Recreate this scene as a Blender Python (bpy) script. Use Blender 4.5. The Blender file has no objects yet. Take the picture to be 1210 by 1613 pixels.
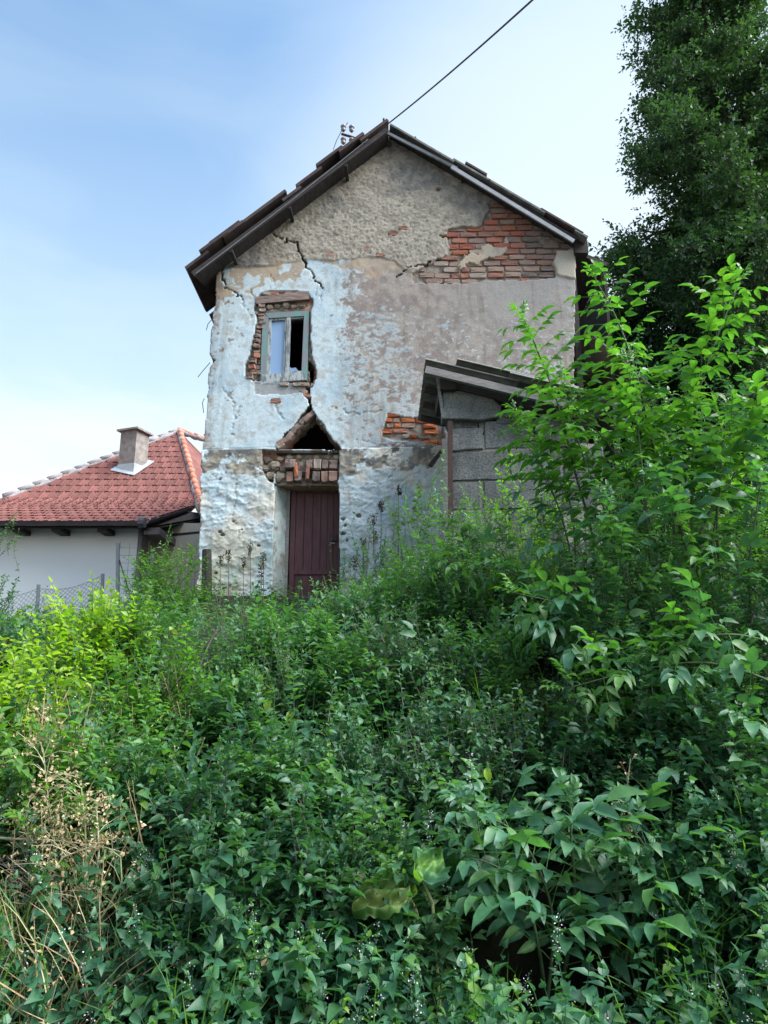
import bpy, math, random
import numpy as np
from mathutils import Vector, Matrix, Euler

R = math.radians
random.seed(7)
rng = np.random.default_rng(11)
C = bpy.context.scene.collection
scene = bpy.context.scene

# ------------------------------------------------------------------ camera, sky, sun, exposure
CAM = np.array([0.0, 0.0, 1.6])
PITCH = R(13.8)
F = 1153.0
cam_data = bpy.data.cameras.new('camera')
cam = bpy.data.objects.new('camera', cam_data); C.objects.link(cam)
cam.location = CAM; cam.rotation_euler = (R(90) + PITCH, 0, 0)
cam_data.sensor_fit = 'VERTICAL'; cam_data.sensor_height = 24.0
cam_data.lens = 24.0 * F / 1613.0
cam_data.clip_start = 0.05; cam_data.clip_end = 2000
scene.camera = cam

SUN_EL, SUN_AZ = R(48), R(101)          # azimuth from +Y towards +X
world = bpy.data.worlds.new('World'); scene.world = world; world.use_nodes = True
wn = world.node_tree.nodes; wl = world.node_tree.links
bg = wn['Background']; bg.inputs[1].default_value = 0.095
sky = wn.new('ShaderNodeTexSky'); sky.sky_type = 'NISHITA'; sky.sun_disc = False
sky.sun_elevation = SUN_EL; sky.sun_rotation = SUN_AZ
sky.air_density = 1.0; sky.dust_density = 2.2; sky.ozone_density = 1.5
tc = wn.new('ShaderNodeTexCoord')
sep = wn.new('ShaderNodeSeparateXYZ'); wl.new(tc.outputs['Generated'], sep.inputs[0])
mp = wn.new('ShaderNodeMapping'); mp.inputs['Scale'].default_value = (1.2, 1.2, 4.5)
wl.new(tc.outputs['Generated'], mp.inputs[0])
cn = wn.new('ShaderNodeTexNoise'); cn.inputs['Scale'].default_value = 1.7; cn.inputs['Detail'].default_value = 7
cn.inputs['Roughness'].default_value = 0.52
wl.new(mp.outputs[0], cn.inputs['Vector'])
# cloud cover: thick near the horizon, none overhead
hz = wn.new('ShaderNodeMapRange'); hz.inputs['From Min'].default_value = 0.55; hz.inputs['From Max'].default_value = 0.20
hz.inputs['To Min'].default_value = -0.62; hz.inputs['To Max'].default_value = 0.42
wl.new(sep.outputs['Z'], hz.inputs['Value'])
ad = wn.new('ShaderNodeMath'); ad.operation = 'ADD'
wl.new(hz.outputs[0], ad.inputs[0]); wl.new(cn.outputs['Fac'], ad.inputs[1])
cr = wn.new('ShaderNodeMapRange'); cr.interpolation_type = 'SMOOTHSTEP'
cr.inputs['From Min'].default_value = 0.36; cr.inputs['From Max'].default_value = 0.78
wl.new(ad.outputs[0], cr.inputs['Value'])
# bright veil of thin cloud round the sun's side
dv = wn.new('ShaderNodeVectorMath'); dv.operation = 'DOT_PRODUCT'
dv.inputs[1].default_value = (math.sin(R(17)) * math.cos(R(34)), math.cos(R(17)) * math.cos(R(34)), math.sin(R(34)))
wl.new(tc.outputs['Generated'], dv.inputs[0])
vr = wn.new('ShaderNodeMapRange'); vr.interpolation_type = 'SMOOTHSTEP'
vr.inputs['From Min'].default_value = 0.90; vr.inputs['From Max'].default_value = 1.0
vr.inputs['To Max'].default_value = 0.68
wl.new(dv.outputs['Value'], vr.inputs['Value'])
mx0 = wn.new('ShaderNodeMath'); mx0.operation = 'MAXIMUM'
wl.new(cr.outputs[0], mx0.inputs[0]); wl.new(vr.outputs[0], mx0.inputs[1])
mixc = wn.new('ShaderNodeMix'); mixc.data_type = 'RGBA'
wl.new(mx0.outputs[0], mixc.inputs[0])
tint = wn.new('ShaderNodeMix'); tint.data_type = 'RGBA'; tint.blend_type = 'MULTIPLY'; tint.inputs[0].default_value = 1.0
wl.new(sky.outputs[0], tint.inputs[6]); tint.inputs[7].default_value = (0.86, 1.10, 1.12, 1)
hv = wn.new('ShaderNodeMapRange'); hv.inputs['From Min'].default_value = 0.72; hv.inputs['From Max'].default_value = 0.30
hv.inputs['To Min'].default_value = 0.05; hv.inputs['To Max'].default_value = 0.62
wl.new(sep.outputs['Z'], hv.inputs['Value'])
thin = wn.new('ShaderNodeMix'); thin.data_type = 'RGBA'
wn2 = wn.new('ShaderNodeTexNoise'); wn2.inputs['Scale'].default_value = 2.6; wn2.inputs['Detail'].default_value = 5; wn2.inputs['Distortion'].default_value = .6
mp2 = wn.new('ShaderNodeMapping'); mp2.inputs['Scale'].default_value = (1, 1.6, 3.2); mp2.inputs['Rotation'].default_value = (.3, .5, 0)
wl.new(tc.outputs['Generated'], mp2.inputs[0]); wl.new(mp2.outputs[0], wn2.inputs['Vector'])
wm = wn.new('ShaderNodeMapRange'); wm.inputs['From Min'].default_value = .35; wm.inputs['From Max'].default_value = .7; wm.inputs['To Min'].default_value = -.03; wm.inputs['To Max'].default_value = .13
wl.new(wn2.outputs['Fac'], wm.inputs['Value'])
wa = wn.new('ShaderNodeMath'); wa.operation = 'ADD'; wa.use_clamp = True
wl.new(hv.outputs[0], wa.inputs[0]); wl.new(wm.outputs[0], wa.inputs[1]); wl.new(wa.outputs[0], thin.inputs[0]); wl.new(tint.outputs[2], thin.inputs[6]); thin.inputs[7].default_value = (3.3, 3.75, 3.9, 1)
wl.new(thin.outputs[2], mixc.inputs[6])
warm = wn.new('ShaderNodeMix'); warm.data_type = 'RGBA'
wz = wn.new('ShaderNodeMapRange'); wz.inputs['From Min'].default_value = 0.52; wz.inputs['From Max'].default_value = 0.16
wl.new(sep.outputs['Z'], wz.inputs['Value']); wl.new(wz.outputs[0], warm.inputs[0])
warm.inputs[6].default_value = (3.35, 3.7, 3.95, 1); warm.inputs[7].default_value = (3.6, 3.42, 3.15, 1)
wl.new(warm.outputs[2], mixc.inputs[7])
wl.new(mixc.outputs[2], bg.inputs[0])

sd = bpy.data.lights.new('sun', 'SUN'); sd.energy = 3.1; sd.angle = R(60); sd.color = (1.0, 0.97, 0.92)
sun = bpy.data.objects.new('sun', sd); C.objects.link(sun)
sdir = Vector((math.sin(SUN_AZ) * math.cos(SUN_EL), math.cos(SUN_AZ) * math.cos(SUN_EL), math.sin(SUN_EL)))
sun.rotation_euler = sdir.to_track_quat('Z', 'Y').to_euler()
sun.location = sdir * 30
scene.view_settings.view_transform = 'Standard'; scene.view_settings.look = 'None'
scene.view_settings.exposure = 1.68; scene.view_settings.gamma = 1.0
scene.view_settings.use_curve_mapping = False
scene.render.engine = 'CYCLES'
scene.cycles.max_bounces = 8; scene.cycles.transparent_max_bounces = 8
scene.cycles.diffuse_bounces = 4; scene.cycles.transmission_bounces = 6

# ------------------------------------------------------------------ helpers
CP, SP = math.cos(PITCH), math.sin(PITCH)
def ray(px, py):
    u = (np.asarray(px, float) - 605) / F; v = (806.5 - np.asarray(py, float)) / F
    return u, CP - v * SP, SP + v * CP
def at(px, py, Y):
    """point on the vertical plane y = Y"""
    dx, dy, dz = ray(px, py); t = Y / dy
    return Vector((float(dx * t), float(Y), float(CAM[2] + dz * t)))
def wx(pts, Y=10.0):
    return np.array([[at(a, b, Y).x, at(a, b, Y).z] for a, b in pts])
def on_plane(px, py, p0, n):
    dx, dy, dz = ray(px, py); d = Vector((float(dx), float(dy), float(dz)))
    c = Vector(CAM); t = (Vector(p0) - c).dot(n) / d.dot(n)
    return c + d * t

def put(o, parent=None):
    C.objects.link(o)
    if parent is not None: o.parent = parent
    return o
def tag(o, label=None, cat=None, group=None, kind=None):
    if label: o['label'] = label
    if cat: o['category'] = cat
    if group: o['group'] = group
    if kind: o['kind'] = kind
    return o
def empty(name, loc, label, cat, group=None):
    o = bpy.data.objects.new(name, None); C.objects.link(o); o.location = loc
    o.empty_display_size = 0.2
    return tag(o, label, cat, group)
def wmesh(name, mesh, parent):
    """object whose mesh is in world coordinates, under a parent Empty that has only a location"""
    o = bpy.data.objects.new(name, mesh); put(o, parent)
    if parent is not None:
        r = parent
        off = Vector((0, 0, 0))
        while r is not None:
            off += Vector(r.location); r = r.parent
        o.location = -off
    return o
class MB:
    def __init__(s): s.v = []; s.f = []; s.m = []
    def add(s, vs, fs, mi=0):
        k = len(s.v); s.v += [tuple(v) for v in vs]; s.f += [tuple(i + k for i in f) for f in fs]; s.m += [mi] * len(fs)
    def box(s, a, b, jit=0.0, mi=0):
        x0, y0, z0 = a; x1, y1, z1 = b
        vs = [(x0,y0,z0),(x1,y0,z0),(x1,y1,z0),(x0,y1,z0),(x0,y0,z1),(x1,y0,z1),(x1,y1,z1),(x0,y1,z1)]
        if jit: vs = [tuple(c + random.uniform(-jit, jit) for c in v) for v in vs]
        s.add(vs, [(0,3,2,1),(4,5,6,7),(0,1,5,4),(1,2,6,5),(2,3,7,6),(3,0,4,7)], mi)
    def beam(s, p, q, w, h, up=(0,0,1), mi=0, jit=0.0):
        p = Vector(p); q = Vector(q); d = (q - p).normalized(); up = Vector(up)
        sd_ = d.cross(up).normalized(); u = sd_.cross(d).normalized()
        vs = []
        for c in (p, q):
            for a, b in ((-1,-1),(1,-1),(1,1),(-1,1)):
                j = Vector([random.uniform(-jit, jit) for _ in range(3)]) if jit else Vector((0,0,0))
                vs.append(c + sd_ * a * w / 2 + u * b * h / 2 + j)
        s.add(vs, [(0,1,2,3),(7,6,5,4),(0,4,5,1),(1,5,6,2),(2,6,7,3),(3,7,4,0)], mi)
    def tube(s, pts, radii, n=6, cap=True, mi=0):
        pts = [Vector(p) for p in pts]
        if not hasattr(radii, '__len__'): radii = [radii] * len(pts)
        k = len(s.v); ref = Vector((0.31, 0.2, 0.93))
        for i, p in enumerate(pts):
            d = (pts[min(i+1, len(pts)-1)] - pts[max(i-1, 0)]).normalized()
            a = d.cross(ref)
            if a.length < 0.1: a = d.cross(Vector((1, 0, 0)))
            a.normalize(); b = d.cross(a)
            for j in range(n):
                t = 2 * math.pi * j / n
                s.v.append(tuple(p + (a * math.cos(t) + b * math.sin(t)) * radii[i]))
        for i in range(len(pts) - 1):
            for j in range(n):
                s.f.append((k + i*n + j, k + i*n + (j+1) % n, k + (i+1)*n + (j+1) % n, k + (i+1)*n + j)); s.m.append(mi)
        if cap:
            s.f.append(tuple(k + j for j in range(n))[::-1]); s.m.append(mi)
            s.f.append(tuple(k + (len(pts)-1)*n + j for j in range(n))); s.m.append(mi)
    def prism(s, poly, axis_vec, mi=0):
        """poly: planar 3D points; extruded by axis_vec"""
        n = len(poly); a = Vector(axis_vec)
        vs = [Vector(p) for p in poly] + [Vector(p) + a for p in poly]
        fs = [tuple(range(n))[::-1], tuple(range(n, 2*n))] + [(i, (i+1) % n, (i+1) % n + n, i + n) for i in range(n)]
        s.add(vs, fs, mi)
    def mesh(s, mats, name='m', smooth=False):
        me = bpy.data.meshes.new(name); me.from_pydata(s.v, [], s.f)
        if not isinstance(mats, (list, tuple)): mats = [mats]
        for m in mats: me.materials.append(m)
        me.polygons.foreach_set('material_index', s.m)
        if smooth: me.polygons.foreach_set('use_smooth', [True] * len(s.f))
        me.update(); return me
    def build(s, name, mats, parent=None, smooth=False):
        return wmesh(name, s.mesh(mats, name, smooth), parent)
def np_mesh(name, V, Fq, mats, attrs=None, smooth=False, mat_idx=None):
    """V (n,3), Fq (m,k) int faces of equal size k"""
    me = bpy.data.meshes.new(name); n = len(V); m, k = Fq.shape
    me.vertices.add(n); me.vertices.foreach_set('co', np.ascontiguousarray(V, np.float32).ravel())
    me.loops.add(m * k); me.loops.foreach_set('vertex_index', np.ascontiguousarray(Fq, np.int32).ravel())
    me.polygons.add(m); me.polygons.foreach_set('loop_start', np.arange(0, m * k, k, dtype=np.int32))
    me.polygons.foreach_set('loop_total', np.full(m, k, np.int32))
    if not isinstance(mats, (list, tuple)): mats = [mats]
    for q in mats: me.materials.append(q)
    if mat_idx is not None: me.polygons.foreach_set('material_index', np.asarray(mat_idx, np.int32))
    if smooth: me.polygons.foreach_set('use_smooth', np.ones(m, bool))
    for nm, (typ, arr) in (attrs or {}).items():
        a = me.attributes.new(nm, typ, 'POINT')
        a.data.foreach_set('color' if typ == 'FLOAT_COLOR' else 'value', np.ascontiguousarray(arr, np.float32).ravel())
    me.update(calc_edges=True); me.validate(); return me

# numpy noise
def _hash(i, j, seed):
    h = (i.astype(np.int64) * 374761393 + j.astype(np.int64) * 668265263 + seed * 974634777) & 0x7fffffff
    h = ((h ^ (h >> 13)) * 1274126177) & 0x7fffffff
    return ((h ^ (h >> 16)) & 0xffff) / 65535.0
def vnoise(X, Z, sc, seed=0, aniso=1.0):
    x = X / sc; z = Z / (sc * aniso)
    i = np.floor(x); j = np.floor(z); fx = x - i; fz = z - j
    fx = fx*fx*(3-2*fx); fz = fz*fz*(3-2*fz)
    a = _hash(i, j, seed); b = _hash(i+1, j, seed); c = _hash(i, j+1, seed); d = _hash(i+1, j+1, seed)
    return (a*(1-fx) + b*fx)*(1-fz) + (c*(1-fx) + d*fx)*fz
def fbm(X, Z, sc, seed=0, oct=4, rough=0.5, aniso=1.0):
    s = 0; amp = 1; tot = 0
    for o in range(oct):
        s = s + amp * vnoise(X, Z, sc / 2**o, seed + o*17, aniso); tot += amp; amp *= rough
    return s / tot
def inpoly(X, Z, P):
    r = np.zeros(X.shape, bool); n = len(P)
    for i in range(n):
        x0, z0 = P[i]; x1, z1 = P[(i+1) % n]
        if z0 == z1: continue
        c = ((z0 > Z) != (z1 > Z)) & (X < (x1-x0)*(Z-z0)/(z1-z0) + x0)
        r ^= c
    return r
def dline(X, Z, P):
    d = np.full(X.shape, 1e9)
    for i in range(len(P)-1):
        ax, az = P[i]; bx, bz = P[i+1]
        L = (bx-ax)**2 + (bz-az)**2
        t = np.clip(((X-ax)*(bx-ax) + (Z-az)*(bz-az))/L, 0, 1)
        d = np.minimum(d, np.hypot(X-ax-t*(bx-ax), Z-az-t*(bz-az)))
    return d
def sst(e0, e1, x):
    t = np.clip((x-e0)/(e1-e0), 0, 1); return t*t*(3-2*t)

# ------------------------------------------------------------------ materials
class NT:
    def __init__(s, name):
        s.m = bpy.data.materials.new(name); s.m.use_nodes = True
        s.n = s.m.node_tree.nodes; s.l = s.m.node_tree.links
        s.b = s.n['Principled BSDF']; s.out = s.n['Material Output']
    def new(s, t, **kw):
        q = s.n.new(t)
        for k, v in kw.items(): setattr(q, k, v)
        return q
    def noise(s, scale, detail=6, rough=0.6, coord='Object', stretch=None, dist=0.0):
        t = s.new('ShaderNodeTexCoord'); q = s.new('ShaderNodeTexNoise')
        q.inputs['Scale'].default_value = scale; q.inputs['Detail'].default_value = detail
        q.inputs['Roughness'].default_value = rough; q.inputs['Distortion'].default_value = dist
        if stretch:
            mpp = s.new('ShaderNodeMapping'); mpp.inputs['Scale'].default_value = stretch
            s.l.new(t.outputs[coord], mpp.inputs[0]); s.l.new(mpp.outputs[0], q.inputs['Vector'])
        else: s.l.new(t.outputs[coord], q.inputs['Vector'])
        return q.outputs['Fac']
    def ramp(s, fac, stops):
        q = s.new('ShaderNodeValToRGB'); e = q.color_ramp.elements
        while len(e) < len(stops): e.new(0.5)
        for el, (p, c) in zip(e, stops):
            el.position = p; el.color = (*c, 1) if len(c) == 3 else c
        s.l.new(fac, q.inputs[0]); return q.outputs[0]
    def mix(s, fac, a, b, mode='MIX'):
        q = s.new('ShaderNodeMix', data_type='RGBA', blend_type=mode)
        for sock, v in ((0, fac), (6, a), (7, b)):
            if isinstance(v, (int, float)): q.inputs[sock].default_value = v
            elif isinstance(v, tuple): q.inputs[sock].default_value = (*v, 1) if len(v) == 3 else v
            else: s.l.new(v, q.inputs[sock])
        return q.outputs[2]
    def objrand(s): return s.new('ShaderNodeObjectInfo').outputs['Random']
    def attr(s, name): return s.new('ShaderNodeAttribute', attribute_name=name)
    def base(s, c):
        if isinstance(c, tuple): s.b.inputs['Base Color'].default_value = (*c, 1)
        else: s.l.new(c, s.b.inputs['Base Color'])
        return s
    def rough(s, v, metal=0.0, spec=0.5):
        if isinstance(v, (int, float)): s.b.inputs['Roughness'].default_value = v
        else: s.l.new(v, s.b.inputs['Roughness'])
        s.b.inputs['Metallic'].default_value = metal
        s.b.inputs['Specular IOR Level'].default_value = spec; return s
    def bump(s, h, strength=0.5, dist=0.01):
        q = s.new('ShaderNodeBump'); q.inputs['Strength'].default_value = strength; q.inputs['Distance'].default_value = dist
        s.l.new(h, q.inputs['Height']); s.l.new(q.outputs[0], s.b.inputs['Normal']); return s

def simple(name, c0, c1, scale=8, rough=0.8, bump=0.4, dist=0.004, stretch=None, rand=0.0, detail=7, metal=0, spec=0.4):
    t = NT(name); f = t.noise(scale, detail, 0.65, stretch=stretch)
    col = t.ramp(f, [(0.3, c0), (0.7, c1)])
    if rand:
        r = t.new('ShaderNodeMapRange'); r.inputs['To Min'].default_value = 1 - rand; r.inputs['To Max'].default_value = 1 + rand
        t.l.new(t.objrand(), r.inputs['Value'])
        hs = t.new('ShaderNodeHueSaturation'); t.l.new(col, hs.inputs['Color']); t.l.new(r.outputs[0], hs.inputs['Value']); col = hs.outputs[0]
    t.base(col).rough(rough, metal, spec).bump(t.noise(scale*3, 6, 0.7, stretch=stretch), bump, dist)
    return t.m

def wall_mat():
    t = NT('aged_plaster'); c = t.attr('col').outputs['Color']
    f1 = t.noise(55, 5, 0.7); f2 = t.noise(190, 3, 0.6)
    a = t.mix(1.0, c, t.ramp(f1, [(0.28, (0.68, 0.68, 0.67)), (0.5, (1, 1, 1)), (0.75, (1.15, 1.14, 1.12))]), 'MULTIPLY')
    a = t.mix(1.0, a, t.ramp(f2, [(0.3, (0.82, 0.81, 0.80)), (0.65, (1.06, 1.06, 1.06))]), 'MULTIPLY')
    t.base(a).rough(0.93, 0, 0.2)
    mixh = t.new('ShaderNodeMath', operation='ADD'); t.l.new(f1, mixh.inputs[0]); t.l.new(f2, mixh.inputs[1])
    t.bump(mixh.outputs[0], 0.6, 0.006); return t.m

def brick_mat(name, palette, smear=(0.36, 0.31, 0.27), amount=0.5):
    t = NT(name); r = t.objrand()
    q = t.new('ShaderNodeValToRGB'); q.color_ramp.interpolation = 'CONSTANT'; e = q.color_ramp.elements
    while len(e) < len(palette): e.new(0.5)
    for i, (el, c) in enumerate(zip(e, palette)): el.position = i/len(palette); el.color = (*c, 1)
    t.l.new(r, q.inputs[0])
    f = t.noise(14, 6, 0.7); g = t.noise(60, 5, 0.7)
    c = t.mix(1.0, q.outputs[0], t.ramp(g, [(0.3, (0.62, 0.6, 0.6)), (0.7, (1.2, 1.2, 1.2))]), 'MULTIPLY')
    c = t.mix(t.ramp(f, [(amount, (0, 0, 0)), (amount + 0.16, (0.9, 0.9, 0.9))]), c, smear)
    t.base(c).rough(0.92, 0, 0.2).bump(g, 0.7, 0.008); return t.m

def leaf_mat(name, pal, trans=0.35, gloss=0.42, tcol=(1.6, 1.9, 0.5), spec=0.5):
    t = NT(name); r = t.attr('rnd').outputs['Fac']
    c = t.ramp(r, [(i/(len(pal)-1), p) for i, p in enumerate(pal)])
    f = t.noise(30, 3, 0.6)
    c = t.mix(1.0, c, t.ramp(f, [(0.3, (0.75, 0.78, 0.75)), (0.7, (1.2, 1.15, 1.1))]), 'MULTIPLY')
    hs = t.new('ShaderNodeHueSaturation'); t.l.new(c, hs.inputs['Color'])
    rr = t.new('ShaderNodeMapRange'); bo = 1.28 if (trans < .36 and 'tree' not in name) else 1.0; rr.inputs['To Min'].default_value = 0.85*bo; rr.inputs['To Max'].default_value = 1.18*bo
    t.l.new(t.objrand(), rr.inputs['Value']); t.l.new(rr.outputs[0], hs.inputs['Value']); c = hs.outputs[0]
    t.base(c).rough(min(1, gloss + .06), 0, spec)
    tr = t.new('ShaderNodeBsdfTranslucent'); tc_ = t.mix(1.0, c, tcol, 'MULTIPLY'); t.l.new(tc_, tr.inputs[0])
    ms = t.new('ShaderNodeMixShader'); ms.inputs[0].default_value = trans
    t.l.new(t.b.outputs[0], ms.inputs[1]); t.l.new(tr.outputs[0], ms.inputs[2]); t.l.new(ms.outputs[0], t.out.inputs[0])
    return t.m

M = {}
M['wall'] = wall_mat()
M['brick'] = brick_mat('old_red_brick', [(0.33,0.10,0.07),(0.28,0.13,0.10),(0.38,0.12,0.08),(0.34,0.15,0.12),(0.29,0.15,0.12),(0.40,0.13,0.07),(0.25,0.12,0.10),(0.34,0.15,0.11)], amount=0.52)
M['brick_grey'] = brick_mat('weathered_grey_brick', [(0.20,0.16,0.15),(0.25,0.19,0.17),(0.17,0.14,0.13),(0.28,0.18,0.15)], amount=0.56)
M['brick_orange'] = brick_mat('orange_brick', [(0.50,0.16,0.06),(0.44,0.13,0.06),(0.54,0.19,0.08)], amount=0.62)
M['brick_pale'] = brick_mat('mortar_smeared_brick', [(0.34,0.24,0.20),(0.28,0.20,0.17),(0.40,0.16,0.11),(0.38,0.32,0.28),(0.27,0.19,0.17)], amount=0.5)
M['rubble'] = simple('rubble_stone', (0.16,0.13,0.11), (0.42,0.36,0.30), 9, 0.95, 0.9, 0.02, rand=0.25)
M['dark_wood'] = simple('dark_weathered_wood', (0.018,0.016,0.018), (0.06,0.05,0.05), 6, 0.85, 0.6, 0.006, stretch=(1,1,8), rand=0.2)
M['grey_wood'] = simple('grey_weathered_wood', (0.13,0.125,0.13), (0.30,0.29,0.29), 5, 0.85, 0.6, 0.006, stretch=(1.5,6,10), rand=0.15)
M['lintel'] = simple('old_lintel_wood', (0.07,0.05,0.05), (0.36,0.27,0.24), 4, 0.85, 0.8, 0.01, stretch=(1.2,10,14))
M['roof_sheet'] = simple('old_roof_sheet', (0.035,0.027,0.03), (0.10,0.07,0.07), 5, 0.9, 0.5, 0.01, rand=0.25)
M['verge'] = simple('grey_verge_board', (0.20,0.22,0.26), (0.36,0.38,0.42), 5, 0.7, 0.4, 0.005, stretch=(1,1,1))
M['corrugated'] = simple('fibre_cement_sheet', (0.07,0.075,0.075), (0.22,0.22,0.21), 7, 0.9, 0.5, 0.006)
M['door'] = simple('maroon_door_paint', (0.040,0.015,0.020), (0.105,0.040,0.048), 7, 0.6, 0.3, 0.002, stretch=(4,4,0.6), rand=0.12)
M['block'] = simple('concrete_block', (0.080,0.085,0.090), (0.22,0.23,0.24), 42, 0.97, 1.0, 0.012, rand=0.18, detail=4)
t = NT('concrete_block_stained'); f_ = t.noise(42, 4, .65); g_ = t.noise(3.2, 6, .6, stretch=(1, 1, .6))
c_ = t.ramp(f_, [(0.3, (0.075,0.080,0.085)), (0.7, (0.22,0.23,0.24))])
c_ = t.mix(1.0, c_, t.ramp(g_, [(0.32, (0.55,0.56,0.52)), (0.5, (.95,.95,.95)), (0.68, (1.25,1.22,1.18))]), 'MULTIPLY')
hs_ = t.new('ShaderNodeHueSaturation'); t.l.new(c_, hs_.inputs['Color']); r_ = t.new('ShaderNodeMapRange'); r_.inputs['To Min'].default_value = .75; r_.inputs['To Max'].default_value = 1.2
t.l.new(t.objrand(), r_.inputs['Value']); t.l.new(r_.outputs[0], hs_.inputs['Value'])
t.base(hs_.outputs[0]).rough(.97, 0, .2).bump(f_, 1.0, .012); M['block'] = t.m
M['mortar'] = simple('rough_mortar', (0.20,0.19,0.18), (0.36,0.34,0.32), 20, 0.95, 0.8, 0.01)
M['dark'] = simple('interior_shade_dark', (0.03,0.028,0.027), (0.06,0.055,0.05), 3, 0.95)  # near-black colour stands in for shade inside house and lean-to
M['rust'] = simple('rusty_steel', (0.04,0.026,0.025), (0.085,0.048,0.042), 20, 0.85)
M['galv'] = simple('painted_grey_steel', (0.16,0.19,0.23), (0.26,0.29,0.33), 14, 0.55, 0.2, 0.001, rand=0.1)
M['wire'] = simple('fence_wire', (0.10,0.11,0.12), (0.20,0.21,0.22), 10, 0.6, 0.1, 0.001)
M['cable'] = simple('cable_sheath', (0.03,0.022,0.03), (0.06,0.045,0.055), 3, 0.6)
M['ceramic'] = simple('backlit_ceramic', (0.16,0.15,0.17), (0.30,0.29,0.31), 5, 0.25)  # ceramic coloured dark to stand in for backlight
M['tile'] = simple('red_clay_tile', (0.105,0.040,0.036), (0.23,0.082,0.070), 3.2, 0.85, 0.4, 0.004, rand=0.22)
M['hip_tile'] = simple('orange_hip_tile', (0.42,0.15,0.10), (0.50,0.22,0.16), 4, 0.85, 0.4, 0.004, rand=0.2)
M['mortar_grey'] = simple('grey_hip_mortar', (0.22,0.20,0.22), (0.38,0.36,0.38), 8, 0.95, 0.8, 0.02)
M['chimney'] = simple('chimney_render', (0.15,0.13,0.125), (0.34,0.31,0.29), 6, 0.95, 0.6, 0.01, detail=9)
M['flash'] = simple('zinc_flashing', (0.34,0.38,0.42), (0.50,0.54,0.58), 4, 0.5, 0.2, 0.004, metal=0.3)
M['gutter'] = simple('brown_gutter', (0.055,0.050,0.065), (0.10,0.09,0.11), 4, 0.35, 0.1, 0.001)
M['house_white'] = simple('white_house_render', (0.76,0.84,0.90), (0.82,0.88,0.92), 1.1, 0.9, 0.3, 0.003)
M['house_beige'] = simple('beige_house_render', (0.42,0.40,0.34), (0.55,0.52,0.45), 1.5, 0.9, 0.3, 0.003)
M['soil'] = simple('dark_leafy_soil', (0.008,0.009,0.006), (0.03,0.028,0.018), 5, 1.0, 1.0, 0.03)
M['road'] = simple('asphalt', (0.04,0.04,0.04), (0.06,0.06,0.06), 60, 0.9, 0.6, 0.004)
M['bark'] = simple('bark', (0.030,0.024,0.020), (0.10,0.085,0.07), 9, 0.95, 0.9, 0.02, stretch=(2,2,0.5))
M['green_stem'] = simple('green_stem', (0.03,0.06,0.025), (0.07,0.11,0.05), 9, 0.6, 0.2, 0.001)
M['twig'] = simple('grey_twig', (0.07,0.06,0.055), (0.17,0.15,0.13), 9, 0.9, 0.3, 0.002)
M['straw'] = simple('dry_straw_stalk', (0.28,0.26,0.16), (0.48,0.44,0.30), 9, 0.8, 0.3, 0.002, rand=0.2)
M['pale_stem'] = simple('pale_green_stem', (0.20,0.24,0.11), (0.34,0.37,0.19), 9, 0.7, 0.3, 0.002)

def window_paint(name, paint, under):
    t = NT(name); f = t.noise(22, 7, 0.75, stretch=(1, 1, 0.25))
    c = t.mix(t.ramp(f, [(0.44, (0, 0, 0)), (0.54, (1, 1, 1))]), paint, under)
    t.base(c).rough(0.75).bump(f, 0.6, 0.004); return t.m
M['teal'] = window_paint('flaking_teal_paint', (0.13, 0.27, 0.26), (0.20, 0.20, 0.23))
M['flake'] = window_paint('flaking_grey_paint', (0.13, 0.15, 0.17), (0.36, 0.40, 0.42))
t = NT('window_glass'); t.base((0.30, 0.46, 0.72)).rough(0.08, 0.0, 1.0); t.b.inputs['IOR'].default_value = 1.5  # blue base colour paints the pane's sky reflection
t.b.inputs['Transmission Weight'].default_value = 0.25; M['glass'] = t.m
t = NT('sky_reflection_curtain'); t.base(t.ramp(t.noise(5, 3, 0.5, stretch=(9, 1, 0.6)), [(0.3, (0.20, 0.36, 0.62)), (0.7, (0.30, 0.46, 0.70))])).rough(0.9); M['reflection_curtain'] = t.m  # blue tint paints the sky reflected in the pane

M['leaf_dark'] = leaf_mat('leaf_dark', [(0.017,0.064,0.042),(0.028,0.094,0.055),(0.040,0.122,0.060),(0.070,0.160,0.045)], 0.30, 0.38)
M['leaf_mid'] = leaf_mat('leaf_mid', [(0.028,0.088,0.055),(0.045,0.130,0.066),(0.066,0.165,0.066),(0.110,0.220,0.050)], 0.34, 0.42)
M['leaf_blue'] = leaf_mat('leaf_bluish', [(0.026,0.085,0.056),(0.042,0.120,0.074),(0.064,0.155,0.088),(0.10,0.20,0.085)], 0.28, 0.45)
M['leaf_bright'] = leaf_mat('leaf_bright', [(0.05,0.15,0.04),(0.075,0.19,0.042),(0.10,0.23,0.045),(0.18,0.31,0.05)], 0.40, 0.42)
M['leaf_yellow'] = leaf_mat('leaf_yellow_green', [(0.10,0.22,0.03),(0.16,0.30,0.03),(0.24,0.38,0.04),(0.34,0.42,0.05)], 0.42, 0.45)
M['leaf_elder'] = leaf_mat('leaf_elder', [(0.026,0.090,0.060),(0.042,0.126,0.076),(0.058,0.155,0.078),(0.085,0.20,0.06)], 0.32, 0.36)
M['leaf_elder_bright'] = leaf_mat('leaf_elder_bright', [(0.040,0.135,0.045),(0.062,0.18,0.045),(0.085,0.215,0.048),(0.12,0.26,0.05)], 0.42, 0.36)
M['leaf_tree'] = leaf_mat('leaf_tree', [(0.020,0.048,0.036),(0.033,0.074,0.048),(0.046,0.100,0.055),(0.07,0.14,0.05)], 0.30, 0.45)
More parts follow.
